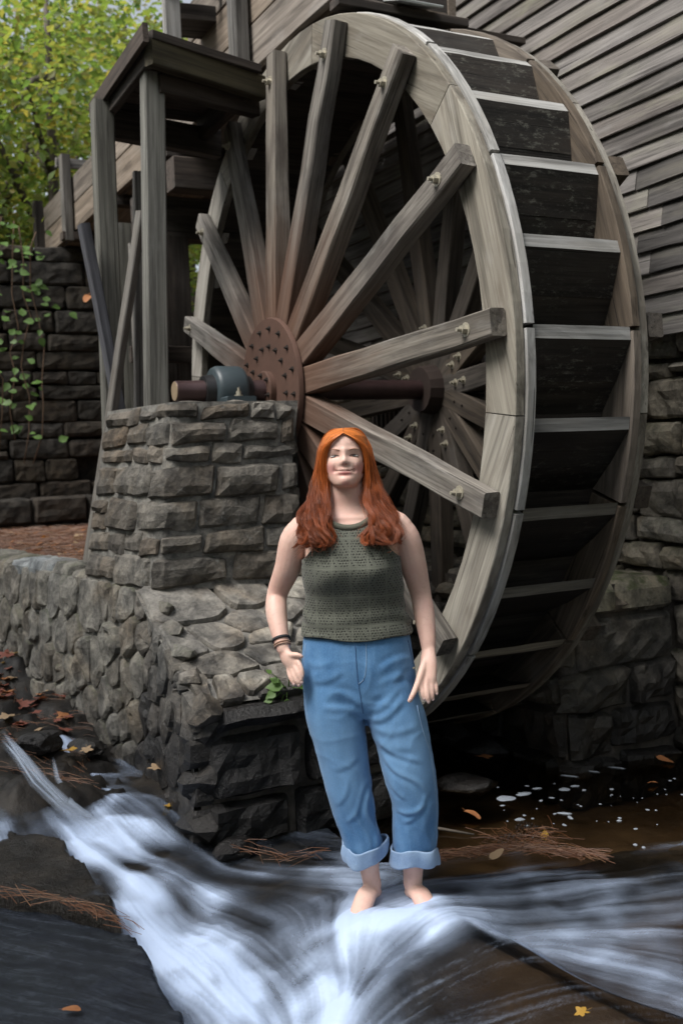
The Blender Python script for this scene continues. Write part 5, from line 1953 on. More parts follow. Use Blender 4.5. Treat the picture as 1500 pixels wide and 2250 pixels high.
class Raw:
    def __init__(s):
        s.V, s.F = [], []

    def loft(s, rings, cap=True):
        n = len(rings[0])
        b = len(s.V)
        for r in rings:
            s.V += [tuple(p) for p in r]
        for i in range(len(rings)-1):
            for j in range(n):
                a, c = b+i*n+j, b+i*n+(j+1) % n
                s.F.append((a, c, c+n, a+n))
        if cap:
            s.F.append(tuple(range(b, b+n))[::-1])
            s.F.append(tuple(range(b+(len(rings)-1)*n, b+len(rings)*n)))

    def rings_z(s, rows, n=40, steps=40, ex=2.2, cap=True):
        f = rowfn(rows)
        z0, z1 = rows[0][0], rows[-1][0]
        R = []
        for i in range(steps+1):
            z = z0+(z1-z0)*i/steps
            xc, yc, hw, hd = f(z)
            R.append([(xc+hw*math.copysign(abs(math.cos(a))**(2/ex), math.cos(a)), yc+hd*math.copysign(abs(math.sin(a))**(2/ex), math.sin(a)), z) for a in (2*math.pi*j/n for j in range(n))])
        s.loft(R, cap)

    def chain(s, pts, rads, n=14, sub=4, flat=None):
        """smooth tapered limb with rounded ends; flat=(axis, factor) squashes the section"""
        P = [Vector(p) for p in pts]
        m = len(P)
        C = []
        tt = list(range(m))
        for k in range((m-1)*sub+1):
            t = k/sub
            C.append((Vector([smooth_interp(tt, [p[i] for p in P], t) for i in range(3)]), smooth_interp(tt, rads, t)))
        d0 = (C[1][0]-C[0][0]).normalized()
        d1 = (C[-1][0]-C[-2][0]).normalized()
        head = [(C[0][0]-d0*C[0][1]*math.sin(a), C[0][1]*math.cos(a)) for a in (1.45, 1.1, .6)]
        tail = [(C[-1][0]+d1*C[-1][1]*math.sin(a), C[-1][1]*math.cos(a)) for a in (.6, 1.1, 1.45)]
        C = head+C+tail
        R = []
        e1p = None
        for i, (p, r) in enumerate(C):
            d = (C[min(i+1, len(C)-1)][0]-C[max(i-1, 0)][0]).normalized()
            if e1p is None:
                a = Vector((0, 1, 0)) if abs(d.y) < .8 else Vector((1, 0, 0))
                e1 = d.cross(a).normalized()
            else:
                e1 = (e1p-d*e1p.dot(d)).normalized()
            e1p = e1
            e2 = d.cross(e1)
            ring = []
            for j in range(n):
                t = 2*math.pi*j/n
                o = r*(math.cos(t)*e1+math.sin(t)*e2)
                if flat:
                    ax, k = flat
                    o -= Vector(ax)*o.dot(Vector(ax))*(1-k)
                ring.append(p+o)
            R.append(ring)
        s.loft(R)

    def remesh(s, name, voxel, smooth, mat):
        me = new_mesh(name+'_raw', s.V, s.F)
        bm = bmesh.new(); bm.from_mesh(me)
        bmesh.ops.recalc_face_normals(bm, faces=bm.faces)
        bm.to_mesh(me); bm.free()
        o = bpy.data.objects.new(name+'_raw', me)
        COL.objects.link(o)
        md = o.modifiers.new('r', 'REMESH')
        md.mode = 'VOXEL'
        md.voxel_size = voxel
        sm = o.modifiers.new('s', 'SMOOTH')
        sm.factor = .5
        sm.iterations = smooth
        dg = bpy.context.evaluated_depsgraph_get()
        out = bpy.data.meshes.new_from_object(o.evaluated_get(dg))
        bpy.data.objects.remove(o)
        bpy.data.meshes.remove(me)
        out.name = name
        out.materials.clear()
        out.materials.append(mat)
        out.polygons.foreach_set('use_smooth', [True]*len(out.polygons))
        return out


def getco(me):
    a = np.empty(len(me.vertices)*3, np.float32)
    me.vertices.foreach_get('co', a)
    return a.reshape(-1, 3).astype(np.float64)


def setco(me, a):
    me.vertices.foreach_set('co', a.astype(np.float32).ravel())
    me.update()


def gauss(q, c, s):
    return np.exp(-sum(((q[:, i]-c[i])/s[i])**2 for i in range(len(c)))/2)


# --- skin
def skin_mat():
    m, t, p = mat_new('fair skin')
    b = NB(t)
    oc = b.n('ShaderNodeTexCoord').outputs['Object']
    n = b.noise(oc, 60, 5, .6)
    n2 = b.noise(oc, 14, 4, .6)
    c = b.mix(n2, (.73, .465, .38), (.80, .555, .46))
    c = b.mix(b.math('MULTIPLY', b.step(n, .52, .72), .32), c, (.56, .31, .24))
    n3 = b.noise(oc, 5.5, 4, .65)
    c = b.mix(b.math('MULTIPLY', b.step(n3, .46, .66), .45), c, (.66, .36, .30))
    fk = b.noise(oc, 210, 2, .5)
    c = b.mix(b.math('MULTIPLY', b.step(fk, .66, .74), .35), c, (.40, .20, .12))

    def blob(c0, s, k, col, cc):
        v = b.vmath('DIVIDE', b.vmath('SUBTRACT', oc, c0), s)
        l = b.n('ShaderNodeVectorMath', operation='LENGTH')
        b.link(v, l.inputs[0])
        f = b.n('ShaderNodeMapRange', interpolation_type='SMOOTHSTEP')
        b.link(l.outputs['Value'], f.inputs[0])
        f.inputs[1].default_value, f.inputs[2].default_value = .25, 1
        f.inputs[3].default_value, f.inputs[4].default_value = k, 0
        return b.mix(f.outputs[0], cc, col)
    for s in (-1, 1):
        c = blob((HC.x+s*.047, -.05, 1.512), (.032, .05, .030), .65, (.64, .25, .235), c)
        c = blob((HC.x+s*.034, -.075, 1.553), (.022, .04, .013), .35, (.36, .19, .15), c)
    c = blob((HC.x, -.09, 1.525), (.016, .04, .014), .45, (.60, .27, .23), c)
    c = blob((HC.x, -.09, 1.461), (.022, .04, .012), .55, (.55, .21, .20), c)
    c = blob((HC.x, -.09, 1.495), (.038, .05, .0105), .95, (.50, .165, .155), c)
    b.link(c, p.inputs['Base Color'])
    p.inputs['Roughness'].default_value = .5
    p.inputs['Subsurface Weight'].default_value = .12
    p.inputs['Subsurface Radius'].default_value = (.012, .005, .003)
    bp = b.n('ShaderNodeBump', {'Strength': .08, 'Distance': .002})
    b.link(n, bp.inputs['Height'])
    b.link(bp.outputs[0], p.inputs['Normal'])
    return m


M_SKIN = skin_mat()
body = Raw()
TORSO = [(.72, -.058, .012, .150, .09), (.75, -.058, .012, .165, .098), (.82, -.059, .012, .172, .106), (.93, -.061, .01, .166, .10), (1.04, -.063, .008, .152, .092), (1.14, -.068, .004, .154, .098), (1.22, -.070, .004, .158, .098),
         (1.28, -.071, .008, .150, .086), (1.325, -.072, .012, .125, .070), (1.36, -.073, .016, .086, .058), (1.385, -.074, .018, .062, .055), (1.42, -.075, .014, .056, .056), (1.46, -.077, .012, .054, .056), (1.50, -.078, .015, .05, .055)]
body.rings_z(TORSO, 44, 60, 2.25)
for s in (-1, 1):   # trapezius / shoulder line
    body.chain([(-.073+s*.035, .022, 1.385), (-.072+s*.10, .016, 1.343), (-.072+s*.165, .010, 1.304)], [.036, .045, .050])
# arms
body.chain([(-.228, .010, 1.312), (-.265, .014, 1.268), (-.292, .034, 1.175), (-.334, .066, 1.082), (-.337, .028, 1.02), (-.322, -.022, .945), (-.312, -.045, .905)], [.048, .050, .046, .037, .0375, .029, .0235], 18)
body.chain([(.086, .010, 1.306), (.119, .014, 1.262), (.142, .030, 1.170), (.165, .048, 1.065), (.174, .020, .995), (.181, -.016, .92), (.182, -.030, .885)], [.048, .050, .047, .037, .0365, .029, .0245], 18)
# hand on the hip (back of the hand to the viewer)
body.chain([(-.310, -.048, .902), (-.296, -.062, .872), (-.282, -.072, .852)], [.022, .029, .025], 14, flat=((.45, .85, .25), .55))
for (k, t, r) in (((-.264, -.082, .868), [(-.252, -.098, .852), (-.246, -.104, .832), (-.247, -.102, .818)], .0082), ((-.272, -.082, .852), [(-.262, -.100, .832), (-.252, -.106, .812), (-.250, -.102, .797)], .0086),
                  ((-.283, -.078, .841), [(-.274, -.096, .819), (-.264, -.103, .800), (-.259, -.099, .788)], .0083), ((-.295, -.070, .834), [(-.289, -.087, .814), (-.281, -.094, .799), (-.276, -.092, .790)], .0072)):
    body.chain([(-.292, -.066, .866), k]+t, [r*1.15, r*1.15, r, r*.92, r*.78], 10, 3)
body.chain([(-.300, -.062, .885), (-.280, -.078, .889), (-.262, -.088, .890), (-.248, -.090, .885)], [.0125, .011, .0095, .0075], 10, 3)
# hand resting on the thigh
body.chain([(.182, -.036, .885), (.179, -.058, .84), (.175, -.076, .79)], [.0235, .030, .030], 14, flat=((.35, .9, .2), .55))
for (k, t, r) in (((.153, -.092, .792), [(.150, -.106, .765), (.154, -.112, .744), (.158, -.110, .730)], .0084), ((.168, -.092, .787), [(.167, -.108, .757), (.170, -.114, .735), (.172, -.110, .719)], .0086),
                  ((.182, -.085, .788), [(.184, -.100, .759), (.186, -.104, .739), (.187, -.100, .725)], .0083), ((.195, -.076, .794), [(.200, -.088, .769), (.201, -.092, .752), (.201, -.090, .742)], .0072)):
    body.chain([(.177, -.066, .835), k]+t, [r*1.1, r*1.15, r, r*.92, r*.78], 10, 3)
body.chain([(.168, -.060, .852), (.152, -.086, .816), (.135, -.108, .778), (.119, -.122, .748), (.108, -.126, .730)], [.013, .0125, .0108, .0098, .0078], 10, 3)
# legs and bare feet
body.chain([(-.14, .01, .74), (-.135, .0, .60), (-.105, -.01, .42), (-.085, .015, .30), (-.058, .02, .18), (-.048, .022, .10), (-.040, .024, .045)], [.075, .068, .052, .052, .046, .034, .032], 18)
body.chain([(.03, .01, .74), (.055, .0, .60), (.098, -.02, .42), (.112, .005, .30), (.108, .018, .18), (.104, .022, .10), (.101, .024, .045)], [.075, .068, .053, .053, .047, .036, .033], 18)
for (h, b_, sgn) in (((-.038, .04, .012), (-.098, -.12, -.012), -1), ((.101, .04, .008), (.165, -.125, -.020), 1)):
    h, b_ = Vector(h), Vector(b_)
    d = (b_-h).normalized()
    sd_ = d.cross(Vector((0, 0, 1))).normalized()
    body.chain([h+Vector((0, .0, .004)), h.lerp(b_, .35)+Vector((0, 0, .028)), h.lerp(b_, .7)+Vector((0, 0, .010)), b_], [.031, .036, .036, .030], 16, flat=((0, 0, 1), .72))
    for i, (o, L, r) in enumerate(((-.026, .062, .0125), (-.010, .062, .0088), (.004, .056, .0083), (.017, .049, .008), (.029, .040, .0078))):
        o = o*(-sgn)
        q = b_+sd_*o
        body.chain([q-d*.01, q+d*L*.55+Vector((0, 0, .004)), q+d*L+Vector((0, 0, -.002))], [r*1.1, r, r*.85], 9, 3)

# head: horizontal sections in the head frame, then tilted back a little
HEAD = [(-.1035, .0, -.050, .020, .022), (-.098, .0, -.040, .036, .040), (-.088, .0, -.026, .0470, .056), (-.070, .0, -.010, .0590, .074), (-.045, .0, .004, .0690, .087), (-.015, .0, .010, .0750, .093), (.015, .0, .014, .0765, .097), (.045, .0, .016, .0755, .098),
        (.070, .0, .016, .067, .090), (.088, .0, .016, .052, .072), (.098, .0, .016, .034, .048), (.1035, .0, .016, .012, .018)]
hr = Raw()
hr.rings_z(HEAD, 48, 44, 2.15)
HM = Matrix.Translation(HC) @ HROT
b0 = len(body.V)
body.V += [tuple(HM @ Vector(v)) for v in hr.V]
body.F += [tuple(i+b0 for i in f) for f in hr.F]
for s in (-1, 1):
    body.chain([HM @ Vector((s*.071, .015, .018)), HM @ Vector((s*.074, .018, -.012))], [.014, .011], 10, flat=((1, 0, 0), .4))
bme = body.remesh('body', .0042, 3, M_SKIN)
co = getco(bme)
# face: displacements in the head frame (x right in picture, -y front, z up)
HMi = np.array(HM.inverted())
q = co @ HMi[:3, :3].T+HMi[:3, 3]
front = np.clip((-q[:, 1]-.02)/.03, 0, 1)*(np.abs(q[:, 2]) < .125)
D = np.zeros_like(q)
g = lambda c, s: gauss(q[:, [0, 2]], c, s)*front
ez, nzz, mz = -.001, -.021, -.0515
D[:, 1] -= .0108*g((0, nzz+.001), (.0095, .0095))            # nose tip
D[:, 1] -= .0105*g((0, nzz+.019), (.0072, .019))        # bridge
for s in (-1, 1):
    D[:, 1] -= .0042*g((s*.0115, nzz-.003), (.0055, .0055))   # wings
    D[:, 1] += .0075*g((s*.032, ez+.001), (.0145, .0085))    # sockets
    D[:, 1] -= .0045*g((s*.033, ez+.021), (.019, .0055))   # brow
    D[:, 1] -= .0028*g((s*.032, ez+.0085), (.0135, .0030))   # upper lid
    D[:, 1] -= .0030*g((s*.032, ez-.0075), (.0125, .0035))   # lower lid, smiling
    D[:, 1] -= .0075*g((s*.042, -.028), (.017, .014))        # cheeks
    D[:, 1] += .0050*g((s*.0330, mz+.002), (.0055, .0055))     # mouth corners
    D[:, 1] += .0028*g((s*.0315, -.036), (.0045, .012))       # smile fold
D[:, 1] -= .0045*g((0, mz+.0045), (.023, .0034))
D[:, 1] -= .0050*g((0, mz-.0060), (.020, .0040))
D[:, 1] += .0038*g((0, mz), (.022, .0020))
D[:, 1] += .0030*g((0, mz-.016), (.016, .0045))
D[:, 1] -= .0075*g((0, -.083), (.016, .011))             # chin
D[:, 1] -= .0025*g((0, .050), (.035, .020))
D = D @ np.array(HM)[:3, :3].T
co = co+D
# collar bones and neck cords
for s in (-1, 1):
    co[:, 1] -= .004*gauss(co, (-.073+s*.055, -.06, 1.345), (.035, .04, .006))
setco(bme, co)
mobj('body', bme, person, PM)


def pl(o_name, me, M=None):
    return mobj(o_name, me, person, PM @ (M or Matrix.Identity(4)))


# surface lookup on the finished body
from mathutils.bvhtree import BVHTree
bvh = BVHTree.FromPolygons([tuple(v) for v in co], [tuple(p.vertices) for p in bme.polygons])


def on_face(x, z, off=.0008):
    """point on the face front at head-frame x, z"""
    o = HM @ Vector((x, -.3, z))
    d = (HM.to_3x3() @ Vector((0, 1, 0))).normalized()
    hit = bvh.ray_cast(o, d)
    return hit[0]-d*off


M_EYE = plain('grey blue eye', (.10, .115, .12), .12, 0, .3, 90, 0)
M_WHITE = plain('eye white', (.40, .35, .33), .3, 0, .05, 60, 0)
M_LASH = plain('brown lashes', (.06, .028, .018), .6, 0, .2, 60, 0)
M_BROW = plain('auburn brows', (.36, .19, .12), .75, 0, .3, 160, .2)
M_LIPL = plain('lip line', (.20, .055, .05), .5, 0, .1, 60, 0)
for s in (-1, 1):
    def ell(rx, ry, rz, n=12, m=8):
        V, F = [], []
        for i in range(m+1):
            a = math.pi*i/m
            for j in range(n):
                t = 2*math.pi*j/n
                V.append((rx*math.sin(a)*math.cos(t), ry*math.cos(a), rz*math.sin(a)*math.sin(t)))
        for i in range(m):
            for j in range(n):
                F.append((i*n+j, i*n+(j+1) % n, (i+1)*n+(j+1) % n, (i+1)*n+j))
        return V, F
    pe = on_face(s*.0335, ez-.0002, 0)
    e = pl('eye', new_mesh('eye', *ell(.0150, .0032, .0036), M_WHITE, True), Matrix.Translation(pe) @ HROT)
    mobj('iris', new_mesh('iris', *ell(.0060, .0024, .0036), M_EYE, True), e, PM @ Matrix.Translation(pe+Vector((0, -.0017, .0003))) @ HROT)
    pts = [on_face(s*.0335+t*.0165, ez+.0044-.0044*t*t, .0009) for t in (-1, -.6, -.2, .2, .6, 1)]
    mobj('eyelashes', tube_mesh('eyelashes', pts, [.0008, .0019, .0023, .0023, .0020, .0008], M_LASH, 6), e, PM)
    pts = [on_face(s*.0335+t*.0145, ez-.0042+.0022*t*t, .0002) for t in (-1, -.4, .2, .7, 1)]
    mobj('lower_lashes', tube_mesh('lower_lashes', pts, [.0003, .0006, .0007, .0006, .0003], M_BROW, 5), e, PM)
    pts = [on_face(s*(.0155+.036*t), ez+.0185+.0075*math.sin(t*2.3)-.004*t, .0004) for t in (0, .25, .5, .75, 1)]
    pl('eyebrow', tube_mesh('eyebrow', pts, [.0010, .0018, .0018, .0013, .0005], M_BROW, 6))
    pn = on_face(s*.0062, nzz-.0085, -.0012)
    pl('nostril', new_mesh('nostril', *ell(.0034, .002, .0017), M_LIPL, True), Matrix.Translation(pn) @ HROT)
pts = [on_face(t*.0345, mz-.0008+.0085*abs(t)**2.0, .0004) for t in (-1, -.75, -.5, -.25, 0, .25, .5, .75, 1)]
pl('mouth_line', tube_mesh('mouth_line', pts, [.0005, .0009, .0010, .0011, .0011, .0011, .0010, .0009, .0005], M_LIPL, 6))

# --- hair: real strands
def hair_mat():
    m, t, p = mat_new('copper red hair')
    b = NB(t)
    hi = b.n('ShaderNodeHairInfo')
    oc = b.n('ShaderNodeTexCoord').outputs['Object']
    tip = b.ramp(hi.outputs['Intercept'], [(0, (.50, .150, .032)), (.36, (.40, .105, .024)), (.62, (.215, .052, .016)), (1, (.20, .052, .018))])
    hv = b.n('ShaderNodeHueSaturation')
    b.link(tip, hv.inputs['Color'])
    lk = b.n('ShaderNodeAttribute', attribute_name='lock').outputs['Fac']
    b.link(b.math('ADD', b.math('ADD', b.math('MULTIPLY', hi.outputs['Random'], .55), b.math('MULTIPLY', lk, .85)), .36), hv.inputs['Value'])
    b.link(hv.outputs[0], p.inputs['Base Color'])
    p.inputs['Roughness'].default_value = .34
    p.inputs['Specular IOR Level'].default_value = .32
    return m


M_HAIR = hair_mat()
M_CAP = plain('copper hair base', (.26, .075, .02), .6, 0, .3, 60, .2)
# base under the strands
cap = Raw()
cap.rings_z([(r[0], r[1], r[2], r[3]*1.012+.001, r[4]*1.012+.001) for r in HEAD[3:]], 56, 40, 2.15)
V = np.array(cap.V)
mask = ~((V[:, 1] < .0) & (((V[:, 0])/.060)**2+((V[:, 2]+.02)/.104)**2 < 1)) & (V[:, 2] > -.06)
F = [f for f in cap.F if len(f) == 4 and all(mask[i] for i in f)]
pl('hair_base', new_mesh('hair_base', [HM @ Vector(v) for v in cap.V], F, M_CAP, True))
rh = random.Random(123)


def guide(s, a, kind=0):
    """control points of a lock on side s; a: 0 front .. 1 back"""
    L = lambda p, q: Vector(p).lerp(Vector(q), a)
    sx = lambda v: Vector((HC.x+s*v.x, v.y, v.z))
    if kind == 0:
        w = 1.0 if s < 0 else 1.10
        P_ = [L((.002, -.064, 1.630), (.003, .055, 1.648)), L((.034, -.064, 1.611), (.045, .065, 1.640)), L((.061, -.048, 1.582), (.078, .050, 1.59)), L((.073, -.032, 1.535), (.088, .03, 1.53)),
              L((.072, -.026, 1.47), (.108, .010, 1.455)), L((.066*w, -.058, 1.395), (.130, -.020, 1.39)), L((.074*w, -.106, 1.325), (.148*w, -.050, 1.325)), L((.066*w, -.134, 1.262), (.140*w, -.090, 1.262)), L((.080*w, -.136, 1.243), (.134*w, -.098, 1.240))]
    else:
        P_ = [L((.003, .0, 1.649), (.003, .075, 1.63)), L((.05, .03, 1.642), (.03, .105, 1.60)), L((.078, .05, 1.59), (.05, .115, 1.55)), L((.084, .055, 1.51), (.055, .115, 1.47)), L((.095, .055, 1.43), (.05, .105, 1.40)), L((.12, .07, 1.36), (.05, .115, 1.33)), L((.13, .085, 1.29), (.04, .12, 1.27))]
    return [sx(p) for p in P_]


NP = 34
strands = []
LOCK = []
for s in (-1, 1):
    for kind, nl, ns in ((0, 58, 56), (1, 26, 36)):
        for i in range(nl):
            a = min(1, max(0, (i+rh.random())/nl))
            G = guide(s, a, kind)
            layer = rh.random()
            ph, fr, am = 2.6*a*s+rh.gauss(0, .8)+(1.2 if s > 0 else 0), rh.uniform(40, 58), rh.uniform(.5, 1.25)
            lk = rh.random()
            ln_ = (rh.uniform(.86, 1.0) if kind == 0 else 1)
            lock = Vector((rh.uniform(-1, 1)*.006, rh.uniform(-.010, .010), 0))
            tipo = Vector((rh.gauss(0, .010), rh.gauss(0, .010), 0))
            curl = rh.choice((-1, 1, 1))*s*rh.uniform(.2, 1)*.030
            tt = list(range(len(G)))
            C = []
            for k in range(NP):
                t = k/(NP-1)*(len(G)-1)*ln_
                p = Vector([smooth_interp(tt, [gq[j] for gq in G], t) for j in range(3)])
                f = min(1, max(0, (1.51-p.z)/.22))
                p += lock*min(1, k/8)+tipo*f*f
                if kind == 0:
                    p += Vector((math.sin(ph+p.z*fr)*.0195*am, math.cos(ph*1.3+p.z*fr)*.015*am, 0))*f**.9
                    e = max(0, (k/(NP-1)-.80)/.20)
                    p += Vector((curl*e*e, -.006*e, .012*e*e))
                C.append(p)
            for j in range(ns):
                ang, rr = rh.uniform(0, 6.3), rh.random()**.5
                jit = Vector((rh.gauss(0, 1), rh.gauss(0, 1), rh.gauss(0, 1)))
                fly = rh.random() < .10
                sh_ = rh.uniform(.88, 1)
                pts = []
                for k in range(NP):
                    t = k/(NP-1)
                    q = t*(NP-1)*sh_
                    k0 = min(NP-2, int(q))
                    p = C[k0].lerp(C[k0+1], q-k0)
                    wd_ = (.0022+.0090*min(1, t/.45)**1.2)*(1-.62*max(0, t-.35)/.65)
                    o = Vector((math.cos(ang)*rr, math.sin(ang)*rr*.8, 0))*wd_
                    if fly:
                        o += jit*.014*t**1.5
                    pts.append(p+o+jit*.0019*t)
                strands.append(pts)
                LOCK.append(lk)
hc = bpy.data.hair_curves.new('hair')
hc.add_curves([NP]*len(strands))
A = np.array([[tuple(p) for p in st] for st in strands], np.float32)
# keep strands outside head and body
hq = A.reshape(-1, 3)
hh = hq @ HMi[:3, :3].T.astype(np.float32)+HMi[:3, 3].astype(np.float32)
zs_ = [r[0] for r in HEAD]
hw = np.interp(hh[:, 2], zs_, [r[3] for r in HEAD])+.0075
hd = np.interp(hh[:, 2], zs_, [r[4] for r in HEAD])+.0075
yc = np.interp(hh[:, 2], zs_, [r[2] for r in HEAD])
inside = (np.abs(hh[:, 2]) < .1035)
rr_ = np.sqrt((hh[:, 0]/hw)**2+((hh[:, 1]-yc)/hd)**2)+1e-6
kk = np.where(inside & (rr_ < 1), 1/np.maximum(rr_, .35), 1)
hh[:, 0] *= kk
hh[:, 1] = yc+(hh[:, 1]-yc)*kk
HMn = np.array(HM)
A = (hh @ HMn[:3, :3].T+HMn[:3, 3]).astype(np.float32)
hc.attributes['position'].data.foreach_set('vector', A.ravel())
rad_at = hc.attributes.get('radius') or hc.attributes.new('radius', 'FLOAT', 'POINT')
tt = np.tile(np.linspace(0, 1, NP), len(strands))
rad_at.data.foreach_set('value', (.00062*(1-.55*tt)).astype(np.float32))
lk_ = hc.attributes.new('lock', 'FLOAT', 'CURVE')
lk_.data.foreach_set('value', np.array(LOCK, np.float32))
hc.materials.append(M_HAIR)
pl('hair', hc)

# --- knit top
TOP = [(.905, -.061, .008, .196, .132), (.925, -.061, .008, .197, .133), (.96, -.061, .007, .190, .127), (1.00, -.062, .006, .181, .119), (1.04, -.063, .004, .174, .115), (1.09, -.066, -.002, .171, .121), (1.135, -.068, -.010, .171, .132), (1.175, -.069, -.012, .170, .136),
       (1.21, -.070, -.008, .168, .129), (1.25, -.071, -.002, .166, .114), (1.29, -.072, .004, .162, .098), (1.325, -.072, .010, .15, .082), (1.35, -.073, .012, .14, .072)]
tf = rowfn(TOP)


def knit_mat():
    m, t, p = mat_new('olive pointelle knit')
    b = NB(t)
    oc = b.n('ShaderNodeTexCoord').outputs['Object']
    sx = b.n('ShaderNodeSeparateXYZ')
    b.link(oc, sx.inputs[0])
    wob = b.math('MULTIPLY', b.math('SUBTRACT', b.noise(oc, 18, 3), .5), .006)
    x, z = b.math('ADD', b.math('ADD', sx.outputs[0], .0725+.59), wob), b.math('ADD', sx.outputs[2], wob)
    cw, chh = .0098, .0086
    row = b.math('FLOOR', b.math('DIVIDE', z, chh))
    odd = b.math('MULTIPLY', b.math('MODULO', row, 2), .5)
    fu = b.math('SUBTRACT', b.math('FRACT', b.math('ADD', b.math('DIVIDE', x, cw), odd)), .5)
    fv = b.math('SUBTRACT', b.math('FRACT', b.math('DIVIDE', z, chh)), .5)
    d = b.math('SQRT', b.math('ADD', b.math('MULTIPLY', fu, fu), b.math('MULTIPLY', fv, fv)))
    # diamonds inside panels
    pu = b.math('ABSOLUTE', b.math('SUBTRACT', b.math('FRACT', b.math('DIVIDE', x, .059)), .5))
    pv = b.math('ABSOLUTE', b.math('SUBTRACT', b.math('FRACT', b.math('DIVIDE', b.math('SUBTRACT', z, .985), .098)), .5))
    dd = b.math('ADD', pu, pv)
    wv = b.math('SINE', b.math('MULTIPLY', dd, 21.0))
    sel = b.math('MULTIPLY', b.step(wv, -.95, -.3), b.math('MULTIPLY', b.step(b.math('SUBTRACT', .5, pu), .03, .06), b.step(b.math('SUBTRACT', .5, pv), .03, .05)))
    hole = b.math('MULTIPLY', b.math('SUBTRACT', 1.0, b.step(d, .20, .40)), sel)
    fine = b.noise(b.vmath('MULTIPLY', oc, (260, 60, 420)), 1, 3, .6)
    pl_ = b.math('MULTIPLY', b.math('SUBTRACT', 1.0, b.math('MULTIPLY', b.step(b.math('SUBTRACT', .5, pu), .0, .035), b.step(b.math('SUBTRACT', .5, pv), .0, .03))), .5)
    c = b.mix(fine, (.062, .066, .05), (.135, .14, .112))
    c = b.mix(pl_, c, (.15, .155, .125))
    c = b.mix(b.math('MULTIPLY', hole, .92), c, (.012, .012, .010))
    b.link(c, p.inputs['Base Color'])
    p.inputs['Roughness'].default_value = .9
    p.inputs['Sheen Weight'].default_value = .15
    h = b.math('SUBTRACT', b.math('MULTIPLY', fine, .35), hole)
    bp = b.n('ShaderNodeBump', {'Strength': .7, 'Distance': .003})
    b.link(h, bp.inputs['Height'])
    b.link(bp.outputs[0], p.inputs['Normal'])
    return m


M_KNIT = knit_mat()
ZA = 1.205
NT = 144


def top_fold(x, y, z, a):
    k = math.exp(-((z-1.0)/.05)**2)
    f = .0035*math.sin(z*95+3*math.sin(a*2)+x*14)*k
    f += .003*math.sin(z*46+5*x)*math.exp(-((z-1.07)/.07)**2)*abs(math.cos(a))
    f += .0025*nz(x*12, y*12, z*14)
    return f


V, F = [], []
rows = [.942+.263*i/66 for i in range(67)]
for z in rows:
    xc, yc_, hw_, hd_ = tf(z)
    for j in range(NT):
        a = 2*math.pi*j/NT
        ca, sa = math.cos(a), math.sin(a)
        x, y = hw_*math.copysign(abs(ca)**.92, ca), hd_*math.copysign(abs(sa)**.92, sa)
        # two breasts
        bst = sum(math.exp(-((x-s*.075)/.05)**2-((z-1.165)/.048)**2) for s in (-1, 1))*(1 if sa < 0 else 0)*min(1, abs(sa)*2)
        k = 1+top_fold(x, y, z, a)/.15
        V.append((xc+x*k, yc_+y*k-.016*bst, z+(.006*math.sin(a*2+1)+.004*math.sin(a*5) if z < .955 else 0)))
for i in range(len(rows)-1):
    for j in range(NT):
        a, c = i*NT+j, i*NT+(j+1) % NT
        F.append((a, c, c+NT, a+NT))


def arm_w(z):
    return float(np.interp(z, [1.205, 1.22, 1.245, 1.28, 1.31, 1.345], [.168, .150, .128, .108, .094, .075]))


for side in (-1, 1):       # front (-1) and back panels above the armholes
    b0 = len(V)
    M_ = 48
    zt = 1.318 if side < 0 else 1.362
    zr = [ZA+(zt-ZA)*i/26 for i in range(27)]
    for z in zr:
        xc, yc_, hw_, hd_ = tf(z)
        for j in range(M_+1):
            s = -1+2*j/M_
            x = arm_w(z)*s
            zz = z
            if side < 0:          # round neckline
                dip = max(0, (z-1.26)/.058)
                zz = z+.030*dip*min(1, abs(x)/.075)**2
            W_ = max(hw_, .165)
            yb = hd_*max(0, 1-abs(x/W_)**2.17)**(1/2.17)
            bst = sum(math.exp(-((x-s2*.075)/.05)**2-((z-1.165)/.048)**2) for s2 in (-1, 1))*(1 if side < 0 else 0)*min(1, 2*yb/hd_)
            V.append((xc+x, yc_+side*yb-.016*bst, zz))
    for i in range(26):
        for j in range(M_):
            a = b0+i*(M_+1)+j
            F.append((a, a+1, a+M_+2, a+M_+1))
tme = new_mesh('knit_top', V, F, M_KNIT, True)
bm = bmesh.new(); bm.from_mesh(tme)
bmesh.ops.remove_doubles(bm, verts=bm.verts, dist=.0012)
bmesh.ops.recalc_face_normals(bm, faces=bm.faces)
bm.to_mesh(tme); bm.free()
kt = pl('knit_top', tme)
kt.modifiers.new('thickness', 'SOLIDIFY').thickness = .003
M_RIB = plain('olive ribbed trim', (.105, .105, .078), .9, 0, .35, 160, .4)


def band(name, fn, n, w, th, mat, closed=True):
    """flat ribbon along fn(t) with given up vector"""
    V, F = [], []
    for i in range(n):
        p, o, u = fn(i/n if closed else i/(n-1))
        for (a, b_) in ((-1, -1), (1, -1), (1, 1), (-1, 1)):
            V.append(p+u*w/2*a+o*th/2*b_)
    m = n if closed else n-1
    for i in range(m):
        for j in range(4):
            a, c = i*4+j, i*4+(j+1) % 4
            d = ((i+1) % n)*4
            F.append((a, c, d+(j+1) % 4, d+j))
    if not closed:
        F += [(0, 1, 2, 3), ((n-1)*4+3, (n-1)*4+2, (n-1)*4+1, (n-1)*4)]
    return pl(name, new_mesh(name, V, F, mat, True))


